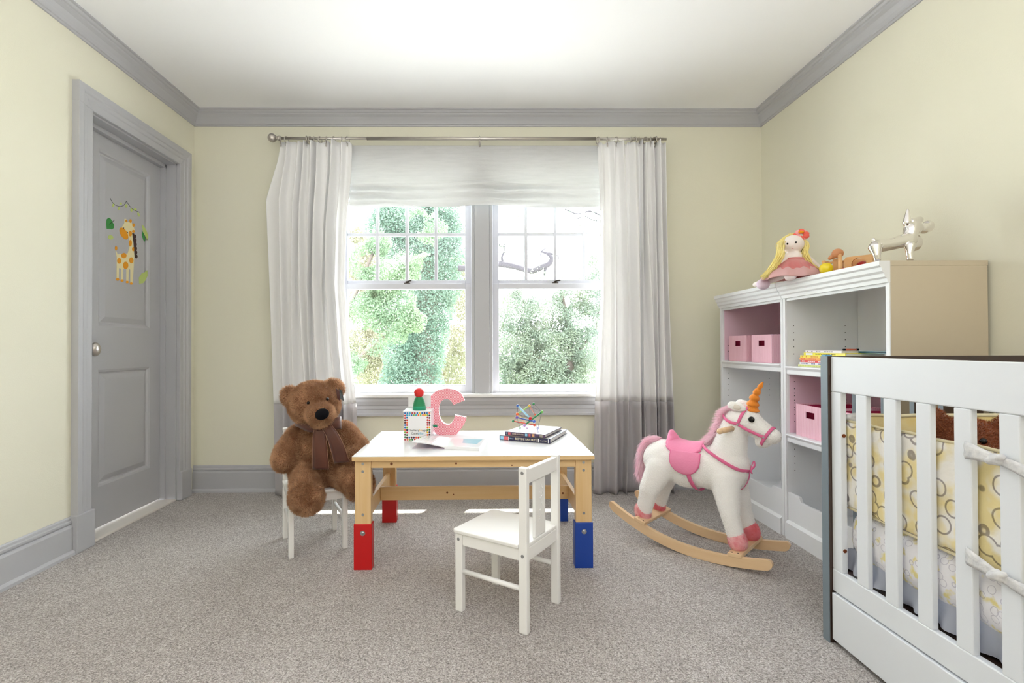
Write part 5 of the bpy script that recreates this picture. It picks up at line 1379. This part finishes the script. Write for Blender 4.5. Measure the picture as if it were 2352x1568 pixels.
# mattress with fitted sheet
def pad(x0, x1, y0, y1, z0, z1, amp, seed, nx=8, ny=60, nz=12):
    """soft box"""
    mb = MB().box(x0, x1, y0, y1, z0, z1)
    bmesh.ops.subdivide_edges(mb.bm, edges=[e for e in mb.bm.edges if abs(e.verts[0].co.y - e.verts[1].co.y) > 0.2], cuts=ny)
    bmesh.ops.subdivide_edges(mb.bm, edges=[e for e in mb.bm.edges if abs(e.verts[0].co.z - e.verts[1].co.z) > 0.05], cuts=nz)
    bmesh.ops.subdivide_edges(mb.bm, edges=[e for e in mb.bm.edges if abs(e.verts[0].co.x - e.verts[1].co.x) > (x1 - x0) * 0.9], cuts=nx)
    c = Vector(((x0 + x1) / 2, (y0 + y1) / 2, (z0 + z1) / 2)); hx, hy, hz = (x1 - x0) / 2, (y1 - y0) / 2, (z1 - z0) / 2
    rad_ = min(hx, hz, hy) * 0.85
    for v in mb.bm.verts:
        d = v.co - c; q = Vector((max(-hx + rad_, min(hx - rad_, d.x)), max(-hy + rad_, min(hy - rad_, d.y)), max(-hz + rad_, min(hz - rad_, d.z)))); o_ = d - q
        if o_.length > 1e-6: o_ = o_.normalized() * rad_
        v.co = c + q + o_
        nn = noise.noise(v.co * 9 + Vector((seed, 0, 0))) + 0.5 * noise.noise(v.co * 25 + Vector((seed, 5, 0)))
        v.co += (o_.normalized() if o_.length > 0 else Vector((0, 0, 1))) * nn * amp
    for f in mb.bm.faces: f.smooth = True
    return mb
mt_ = obj('crib_mattress', pad(cx0 + 0.024, cx1 - 0.032, cy0 + 0.008, cy1 - 0.004, 0.262, 0.440, 0.004, 1), SHEET); tag(mt_, 'crib mattress in a white fitted sheet with yellow and grey flowers', 'mattress')
sk_ = MB()
def tull(u, v):
    y = cy1 - 0.012 - (cy1 - cy0 - 0.03) * u
    return Vector((cx0 + 0.036 + 0.012 * v * math.sin(u * 120) * 0.8 + 0.008 * noise.noise((u * 30, v * 2, 0)) - 0.006 * v, y, 0.300 - 0.064 * v + 0.006 * noise.noise((u * 12, v, 3))))
sk_.grid(tull, 400, 8)
sk_.grid(lambda u, v: tull(u + 0.003, v) + Vector((0.008, 0, 0)), 400, 8)
obj('tulle_skirt', sk_, TUL, mt_)
bmp = empty('crib_bumper', 'yellow and grey printed crib bumper pads tied inside the slats', 'crib bumper', (1.4, 0.87, 0.43))
# side bumper + far end bumper
f_ = obj('bumper_pad', pad(cx0 + 0.024, cx0 + 0.058, cy0 + 0.010, cy1 - 0.018, 0.428, 0.690, 0.007, 3, 6, 90, 22), BUMP, bmp)
for z in (0.692, 0.428):
    obj('piping', MB().tube([(cx0 + 0.030 + 0.002 * noise.noise((y * 0.2, z, 0)), cy1 - 0.030 - (cy1 - cy0 - 0.05) * y / 60, z + 0.004 * noise.noise((y * 0.25, 0, z * 9))) for y in range(61)], 0.0038, 8), PIPE, f_)
e_ = MB().box(cx0 + 0.060, cx1 - 0.03, cy1 - 0.046, cy1 - 0.012, 0.435, 0.706); bmesh.ops.subdivide_edges(e_.bm, edges=e_.bm.edges[:], cuts=12, use_grid_fill=True)
for v in e_.bm.verts: v.co.y += 0.008 * noise.noise(v.co * 10); v.co.z += 0.005 * noise.noise(Vector((v.co.x * 8, 0, 0)))
e2_ = obj('bumper_pad', e_, YEL, bmp, bevel=0.006)
obj('piping', MB().tube([(cx0 + 0.060 + 0.6 * i / 20, cy1 - 0.044, 0.709 + 0.004 * noise.noise((i * 0.4, 1, 0))) for i in range(21)], 0.0055, 8), PIPE, e2_)
obj('tie', blob([('c', (cx0 + 0.036, cy1 - 0.030, 0.702), (cx0 + 0.060, cy1 - 0.040, 0.712), 0.012, 0.008), ('e', (cx0 + 0.050, cy1 - 0.030, 0.700), (0.022, 0.014, 0.014))], 0.004, 3), TIE, bmp)
def tie(zc, dz1):
    # strip from the left end to the knot, and on to the right
    def strip(pts, w0, w1):
        sp = smooth_path(pts, 5); n_ = len(sp); P = []
        for i, p in enumerate(sp):
            t = i / (n_ - 1); w_ = w0 + (w1 - w0) * t
            for k_ in range(5): a = (k_ - 2) / 2; P.append(p + Vector((-0.004 * (1 - a * a) * (1 if k_ % 2 else 0.4), 0, a * w_ / 2)))
        mb_ = MB(); mb_.poly(P, [(i * 5 + j, i * 5 + j + 1, i * 5 + 6 + j, i * 5 + 5 + j) for i in range(n_ - 1) for j in range(4)], True)
        return mb_
    kn = Vector((cx0 - 0.010, 1.041, zc))
    a0 = Vector((cx0 - 0.006, 1.113, zc + dz1))
    obj('tie', strip([a0, a0.lerp(kn, 0.4) + Vector((-0.003, 0, 0.002)), a0.lerp(kn, 0.8), kn], 0.040, 0.016), TIE, bmp, solid=0.0015)
    obj('tie', strip([kn, kn + Vector((0.002, -0.03, -0.006)), kn + Vector((0.001, -0.07, -0.018 if zc > .5 else -0.012)), kn + Vector((0.003, -0.10, -0.034))], 0.016, 0.036), TIE, bmp, solid=0.0015)
    obj('knot', blob([('e', kn, (0.009, 0.017, 0.013)), ('c', kn + Vector((-0.003, 0.012, -0.006)), kn + Vector((-0.003, -0.014, 0.008)), 0.008, 0.007)], 0.0025, 3), TIE, bmp)
tie(0.682, 0.005); tie(0.440, 0.012)
# brown bear lying in the crib
B2 = mat('dark_teddy_plush', (150, 84, 50), 0.95, sheen=0.3, var=(30, (110, 60, 34), 0.3)); B2F = mat('dark_teddy_fur', (176, 102, 62), 0.85, var=(20, (126, 70, 40), 0.3))
cb = empty('teddy_bear', 'reddish brown teddy bear lying inside the crib behind the bumper', 'teddy bear', (1.40, 1.25, 0.44))
pp = [('e', (1.270, 1.300, 0.650), (0.090, 0.085, 0.080)), ('e', (1.200, 1.315, 0.722), (0.030, 0.024, 0.032)), ('e', (1.330, 1.250, 0.715), (0.032, 0.026, 0.030)), ('e', (1.245, 1.225, 0.640), (0.045, 0.035, 0.036)),
      ('e', (1.43, 1.20, 0.560), (0.13, 0.11, 0.125)), ('c', (1.36, 1.16, 0.600), (1.30, 1.10, 0.640), 0.045, 0.042), ('c', (1.46, 1.12, 0.60), (1.50, 1.06, 0.67), 0.05, 0.05), ('c', (1.32, 1.20, 0.52), (1.24, 1.08, 0.50), 0.055, 0.05)]
obj('body', fur(blob(pp, 0.008, 4), 60000, 0.011, 0.0011, 0.9, 6, -0.2), [B2, B2F], cb)
obj('eye', MB().ell((1.238, 1.223, 0.685), 0.008, 12, 8), BLACKG, cb)
obj('nose', MB().ell((1.225, 1.192, 0.650), (0.015, 0.010, 0.012), 12, 8), BLACK, cb)

# ------------------------------------------------------------------ stickers on the closet door
DXP = LX - 0.0018
def dq(zx, zy):
    p = A(zx / 3.919 + 150, zy / 3.919 + 400, x=DXP); return (p.y, p.z)
def flat(mb, pts, t0=0.0, t=0.0005):
    P = [dq(*p) for p in pts]; mb.prism(P, DXP + t0, DXP + t0 + t, 'x'); return mb
def oval(mb, cx_, cy_, rx_, ry_, rot_=0, t0=0.0, n_=20):
    c_, s_ = math.cos(rad(rot_)), math.sin(rad(rot_))
    return flat(mb, [(cx_ + rx_ * math.cos(a) * c_ - ry_ * math.sin(a) * s_, cy_ + rx_ * math.cos(a) * s_ + ry_ * math.sin(a) * c_) for a in [2 * PI * i / n_ for i in range(n_)]], t0)
CRM = mat('sticker_cream', (238, 226, 178), 0.5); ORA = mat('sticker_orange', (236, 158, 20), 0.5); BRN = mat('sticker_brown', (62, 40, 36), 0.5); GRN = mat('sticker_green', (50, 138, 62), 0.5); LIM = mat('sticker_lime', (190, 208, 120), 0.5); CHC = mat('sticker_charcoal', (70, 72, 70), 0.5)
gi = empty('door_sticker', 'giraffe sticker with orange spots on the grey closet door', 'sticker', (DXP, *dq(540, 980)))
mb = MB()
flat(mb, [(470, 720), (560, 712), (580, 640), (568, 560), (520, 520), (505, 480), (530, 440), (532, 400), (548, 402), (556, 430), (575, 432), (578, 405), (592, 404), (598, 440), (625, 500), (612, 525), (602, 540), (612, 640), (620, 740), (616, 820), (606, 990), (584, 985), (584, 860), (572, 850), (568, 975), (548, 970), (548, 850), (520, 850), (520, 965), (500, 960), (500, 850), (482, 845), (480, 955), (460, 950), (462, 800), (462, 745), (450, 680), (458, 690)])
obj('body', mb, CRM, gi)
mb = MB()
for a in ((526, 534, 30, 60, -30), (548, 420, 8, 12, 0), (586, 421, 11, 17, 0), (613, 457, 11, 16, 0), (612, 514, 13, 12, 0), (584, 535, 15, 24, 0), (585, 620, 13, 30, 0), (610, 673, 11, 20, 0), (526, 732, 24, 24, 20), (484, 779, 19, 26, 0), (593, 774, 19, 27, 0), (542, 820, 24, 33, 0), (456, 666, 11, 20, 0), (470, 946, 15, 12, 0), (510, 957, 14, 11, 0), (556, 970, 13, 11, 0), (592, 983, 13, 11, 0)): obj('spot', oval(MB(), *a, 0.0006), ORA, gi)
mb = MB(); flat(mb, [(600, 528), (618, 534), (628, 575), (634, 620), (637, 680), (637, 748), (624, 756), (620, 700), (614, 620)], 0.0007)
for k_ in range(6): oval(mb, 626 + k_ * 2.4, 560 + k_ * 36, 11, 18, 0, 0.0009)
obj('mane', mb, BRN, gi)
mb = MB(); oval(mb, 524, 485, 3.5, 5, 0, 0.0013); oval(mb, 558, 524, 3.5, 5, 0, 0.0013); obj('eyes', mb, BRN, gi)
o = flat(MB(), [(372, 492), (366, 440), (372, 405), (390, 392), (410, 402), (425, 430), (438, 455), (436, 485), (420, 497), (400, 492)]); o = obj('door_sticker', o, GRN); tag(o, 'dark green heart shaped leaf sticker at the upper left of the closet door', 'sticker')
mb = MB(); P = [dq(395, 450), dq(440, 414)]; mb.tube([(DXP + 0.001, *P[0]), (DXP + 0.001, *P[1])], 0.0012, 6); obj('stem', mb, CHC, o)
o = obj('door_sticker', oval(MB(), 408, 568, 24, 20, 15), LIM); tag(o, 'small pale green oval leaf sticker under the heart shaped leaf on the door', 'sticker')
o = empty('door_sticker', 'long two tone green leaf sticker to the right of the giraffe on the door', 'sticker', (DXP, *dq(715, 540)))
obj('leaf_half', flat(MB(), [(688, 452), (705, 465), (730, 505), (746, 560), (742, 598), (726, 570), (700, 520)]), LIM, o)
obj('leaf_half', flat(MB(), [(688, 505), (705, 535), (718, 570), (716, 608), (700, 590), (690, 555)], 0.0006), GRN, o)
o = obj('door_sticker', flat(MB(), [(664, 985), (662, 930), (685, 895), (715, 880), (738, 862), (740, 910), (725, 950), (700, 980)]), LIM); tag(o, 'pale green leaf sticker at the lower right of the giraffe on the door', 'sticker')
o = empty('door_sticker', 'charcoal vine sticker with small pale leaves above the giraffe on the door', 'sticker', (DXP, *dq(540, 280)))
mb = MB(); vp = [(402, 215), (425, 255), (455, 280), (495, 290), (530, 275), (550, 242), (570, 275), (600, 310), (635, 330), (670, 343)]
sp = smooth_path([(0, *dq(*p)) for p in vp[:6]], 5) + smooth_path([(0, *dq(*p)) for p in vp[5:]], 5)
mb.tube([(DXP + 0.0008, p.y, p.z) for p in sp], 0.0011, 6); obj('vine', mb, CHC, o)
mb = MB()
for a in ((432, 277, 9, 16, 20), (500, 265, 9, 13, 0), (482, 306, 9, 16, 20), (548, 285, 11, 16, 0), (595, 322, 11, 16, 0), (628, 318, 14, 13, 0), (658, 362, 9, 20, -20)): oval(mb, *a, 0.0002)
obj('vine_leaves', mb, LIM, o)

# ------------------------------------------------------------------ outside the windows: porch roof, lawn, trees, neighbour's house
PORCH = mat('pale_shingles', (236, 236, 236), 0.9, bump=(30, 0.3))
mb = MB(); mb.poly([(-6, 3.40, 0.38), (6, 3.40, 0.38), (6, 6.6, 0.0), (-6, 6.6, 0.0), (-6, 3.40, 0.30), (6, 3.40, 0.30), (6, 6.6, -0.1), (-6, 6.6, -0.1)], [(0, 1, 2, 3), (7, 6, 5, 4), (0, 4, 5, 1), (2, 6, 7, 3), (0, 3, 7, 4), (1, 5, 6, 2)])
struct('trim_10', mb, PORCH)
LAWN = mat('lawn', (120, 140, 84), 0.95, var=(2, (150, 160, 110), 0.3))
g_ = obj('ground', MB().box(-40, 40, 7, 60, -3.3, -3.2), LAWN); g_['kind'] = 'structure'


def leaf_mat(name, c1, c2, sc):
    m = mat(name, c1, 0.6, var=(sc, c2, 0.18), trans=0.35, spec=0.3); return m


def leaves(mb, rs_, clusters, n, size, mi=0, gap=-0.16):
    """small leaf quads scattered on and in the given ellipsoids"""
    w_ = np.array([c[2] for c in clusters], float); w_ /= w_.sum()
    idx = rs_.choice(len(clusters), n, p=w_)
    cen = np.array([c[0] for c in clusters])[idx]; rad_ = np.array([c[1] for c in clusters])[idx]
    d = rs_.randn(n, 3); d /= np.linalg.norm(d, axis=1)[:, None]
    r = rs_.rand(n, 1) ** 0.30
    P = cen + d * r * rad_
    # break up with gaps
    keep = np.array([noise.noise(Vector(p) * 2.4) > gap for p in P]); P = P[keep]; d = d[keep]; k = len(P)
    nn = rs_.randn(k, 3) + np.array([0, -0.6, 0.7]); nn /= np.linalg.norm(nn, axis=1)[:, None]
    a = np.cross(nn, rs_.randn(k, 3)); a /= np.linalg.norm(a, axis=1)[:, None]; b = np.cross(nn, a)
    s = size * (0.6 + 0.8 * rs_.rand(k, 1))
    pts = np.stack([P - a * s, P - b * s * 0.5, P + a * s, P + b * s * 0.5], 1).reshape(-1, 3)
    q = np.arange(k) * 4
    me = bpy.data.meshes.new('l'); me.from_pydata(pts.tolist(), [], [(int(i), int(i) + 1, int(i) + 2, int(i) + 3) for i in q])
    return add_mesh(mb, me, mi)


BARK = mat('tree_bark', (120, 108, 100), 0.9, bump=(8, 0.6), var=(6, (92, 82, 76), 0.3))


def cl(px, py, Y, rx, ry_=None, rz_=None, w_=None):
    p = A(px, py, y=Y); rz_ = rz_ or rx; ry_ = ry_ or rx
    return ((p.x, p.y, p.z), (rx, ry_, rz_), w_ or rx * rz_)


rs0 = np.random.RandomState(11)
IVY = leaf_mat('ivy_leaves', (98, 124, 108), (126, 148, 132), 3); MAPLE = leaf_mat('maple_leaves', (112, 136, 110), (132, 152, 120), 2)
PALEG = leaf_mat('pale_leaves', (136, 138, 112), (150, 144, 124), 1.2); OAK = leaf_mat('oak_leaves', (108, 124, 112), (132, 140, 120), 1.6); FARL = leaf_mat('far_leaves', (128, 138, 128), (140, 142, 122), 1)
# ivy covered tree behind the left window
t = empty('ivy_tree', 'tall tree thickly covered with dark green ivy outside the left window', 'tree', (-1.0, 9.2, -3.2))
mb = MB().tube([(-1.15, 9.2, -3.2), (-1.1, 9.2, 0), (-0.95, 9.2, 2.0), (-0.9, 9.2, 5.0)], [0.3, 0.24, 0.2, 0.12], 12); obj('trunk', mb, BARK, t)
mb = MB()
leaves(mb, rs0, [cl(945, 890, 9.2, .62, .5, .7), cl(950, 820, 9.2, .60, .5, .6), cl(962, 760, 9.2, .58, .5, .6), cl(980, 700, 9.2, .55, .5, .6), cl(1000, 650, 9.2, .52, .5, .5), cl(1010, 590, 9.2, .50, .5, .5), cl(985, 545, 9.2, .62, .5, .5), cl(950, 500, 9.2, .62, .5, .5), cl(900, 560, 9.2, .30, .3, .3), cl(1010, 480, 9.2, .4, .4, .4), cl(890, 490, 9.2, .3), cl(930, 960, 9.2, .7, .5, .7), cl(880, 520, 9.2, .35, .3, .35), cl(1030, 530, 9.2, .3, .3, .4)], 130000, 0.019, gap=-0.62)
obj('ivy', mb, IVY, t)
# bare crooked branch in front of the sky
BR = mat('bare_bark', (58, 54, 60), 0.9)
zb_ = 8.0
bq = lambda x, y, dy=0: A(x / 3.016 + 780, y / 3.016 + 460, y=zb_ + dy)
t2 = t
mb = MB().tube(smooth_path([bq(820, 470), bq(900, 466), bq(1000, 440), bq(1100, 440), bq(1200, 455), bq(1290, 480), bq(1340, 488), bq(1400, 462), bq(1450, 440), bq(1470, 405), bq(1455, 380), bq(1430, 365), bq(1395, 355)], 5), [0.050] * 20 + [0.046] * 20 + [0.042 - 0.0014 * i for i in range(21)], 10)
mb.tube(smooth_path([bq(1130, 430), bq(1125, 390), bq(1145, 345), bq(1140, 300)], 4), [0.022 - 0.0012 * i for i in range(13)], 8)
mb.tube(smooth_path([bq(1430, 365), bq(1470, 370), bq(1510, 385), bq(1515, 410)], 4), [0.020 - 0.0011 * i for i in range(13)], 8)
mb.tube(smooth_path([bq(1440, 440), bq(1425, 480), bq(1418, 520)], 4), [0.03 - 0.002 * i for i in range(9)], 8)
mb.tube(smooth_path([bq(1395, 355), bq(1430, 330), bq(1475, 312)], 4), [0.010 - 0.0008 * i for i in range(9)], 6)
mb.tube(smooth_path([bq(1395, 355), bq(1392, 385), bq(1400, 420)], 4), [0.008 - 0.0007 * i for i in range(9)], 6)
mb.tube(smooth_path([bq(1100, 300), bq(1120, 320), bq(1140, 318)], 4), [0.008] * 9, 6)
mb.tube(smooth_path([bq(1560, 60), bq(1650, 95), bq(1740, 75), bq(1830, 120)], 4), [0.012] * 13, 6)
mb.tube(smooth_path([bq(1640, 130), bq(1700, 110), bq(1760, 140), bq(1830, 140)], 4), [0.008] * 13, 6)
bough = obj('bare_branch', mb, BR, t2, label='crooked bare branch crossing the sky')
mb = MB()
leaves(mb, rs0, [cl(1190, 505, 8.0, .12), cl(1200, 495, 8.0, .08), cl(1180, 520, 8.0, .10), cl(1150, 575, 8, .10), cl(1145, 520, 8, .10), cl(1350, 510, 8, .14), cl(1368, 490, 8, .12), cl(1300, 478, 8, .08), cl(1150, 555, 8, .1), cl(1158, 640, 8, .16), cl(1235, 632, 8, .16), cl(1285, 640, 8, .14)], 900, 0.022, gap=-9)
obj('leaves', mb, OAK, bough)
# light green maple on the left
t = empty('maple_tree', 'light green maple with loose foliage at the left of the left window', 'tree', (-2.2, 7.6, -3.2))
mb = MB().tube([(-2.3, 7.6, -3.2), (-2.25, 7.6, 0), (-2.0, 7.6, 1.5), (-1.6, 7.6, 2.4)], [0.10, 0.07, 0.045, 0.02], 10).tube([(-2.2, 7.6, 0.4), (-1.7, 7.6, 0.9), (-1.3, 7.6, 1.2)], [0.03, 0.02, 0.01], 8); obj('trunk', mb, BARK, t)
mb = MB()
leaves(mb, rs0, [cl(850, 720, 7.6, .35), cl(900, 690, 7.6, .38), cl(930, 730, 7.6, .25), cl(880, 640, 7.6, .35), cl(840, 600, 7.6, .3), cl(960, 740, 7.6, .16), cl(860, 780, 7.6, .26), cl(930, 640, 7.6, .25), cl(970, 560, 7.6, .2), cl(940, 600, 7.6, .22), cl(1000, 520, 7.6, .2), cl(870, 560, 7.6, .2), cl(910, 770, 7.6, .18), cl(815, 830, 7.6, .2), cl(960, 500, 7.6, .16)], 52000, 0.017, gap=-0.10)
obj('leaves', mb, MAPLE, t)
# yellowish tree further back
t = empty('pale_tree', 'pale yellow green tree further back on both sides of the ivy covered trunk', 'tree', (-1.6, 15, -3.2))
mb = MB().tube([(-1.9, 15, -3.2), (-1.8, 15, 0), (-1.5, 15, 3)], [0.25, 0.18, 0.1], 10); obj('trunk', mb, BARK, t)
mb = MB()
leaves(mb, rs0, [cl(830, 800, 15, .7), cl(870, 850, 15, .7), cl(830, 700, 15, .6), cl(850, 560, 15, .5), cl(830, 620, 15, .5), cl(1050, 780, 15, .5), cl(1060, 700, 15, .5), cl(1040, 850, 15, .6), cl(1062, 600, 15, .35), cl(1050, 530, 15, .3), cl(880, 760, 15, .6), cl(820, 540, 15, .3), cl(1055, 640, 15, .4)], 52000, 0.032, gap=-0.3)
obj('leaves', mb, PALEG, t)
t = empty('oak_tree', 'broad grey green tree filling the lower half of the right window', 'tree', (2.2, 13, -3.2))
mb = MB().tube([(2.3, 13, -3.2), (2.3, 13, 0), (2.35, 13, 1.2), (2.1, 13, 2.4)], [0.2, 0.13, 0.08, 0.03], 10).tube([(2.35, 13, 0.2), (1.4, 12.9, 0.7), (0.7, 12.9, 1.0)], [0.05, 0.03, 0.015], 8).tube([(2.35, 13, 0.6), (3.0, 13, 1.3), (3.1, 13, 2.0)], [0.05, 0.03, 0.015], 8); obj('trunk', mb, BARK, t)
mb = MB()
leaves(mb, rs0, [cl(1250, 740, 13, .75), cl(1190, 720, 13, .6), cl(1320, 740, 13, .65), cl(1260, 810, 13, .9), cl(1180, 800, 13, .7), cl(1340, 810, 13, .7), cl(1230, 870, 13, .9), cl(1330, 880, 13, .8), cl(1160, 870, 13, .6), cl(1365, 690, 13, .45), cl(1300, 680, 13, .4), cl(1200, 670, 13, .35), cl(1375, 640, 13, .3), cl(1260, 930, 13, 1.2), cl(1366, 600, 13, .2), cl(1340, 648, 13, .2)], 130000, 0.026, gap=-0.17)
obj('leaves', mb, OAK, t)
t = empty('distant_trees', 'hazy distant tree belt behind the nearer garden trees', 'trees', (0, 24, -3.2), kind='stuff')
mb = MB()
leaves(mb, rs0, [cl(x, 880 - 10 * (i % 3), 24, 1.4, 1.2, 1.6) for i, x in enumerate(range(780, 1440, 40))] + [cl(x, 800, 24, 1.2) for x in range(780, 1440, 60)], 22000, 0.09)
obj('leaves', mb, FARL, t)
hs = empty('neighbour_house', 'pale neighbouring house roof low at the left of the left window', 'house', (-3.4, 17, -3.2))
obj('walls', MB().box(-4.9, -2.3, 17, 20, -3.2, -1.4), mat('pale_siding', (226, 226, 222), 0.9), hs)
mb = MB(); mb.prism([(-5.1, -1.45), (-2.1, -1.45), (-3.2, -0.42), (-4.0, -0.42)], 16.8, 20.2, 'y'); obj('roof', mb, mat('pale_roof', (232, 232, 234), 0.9), hs)
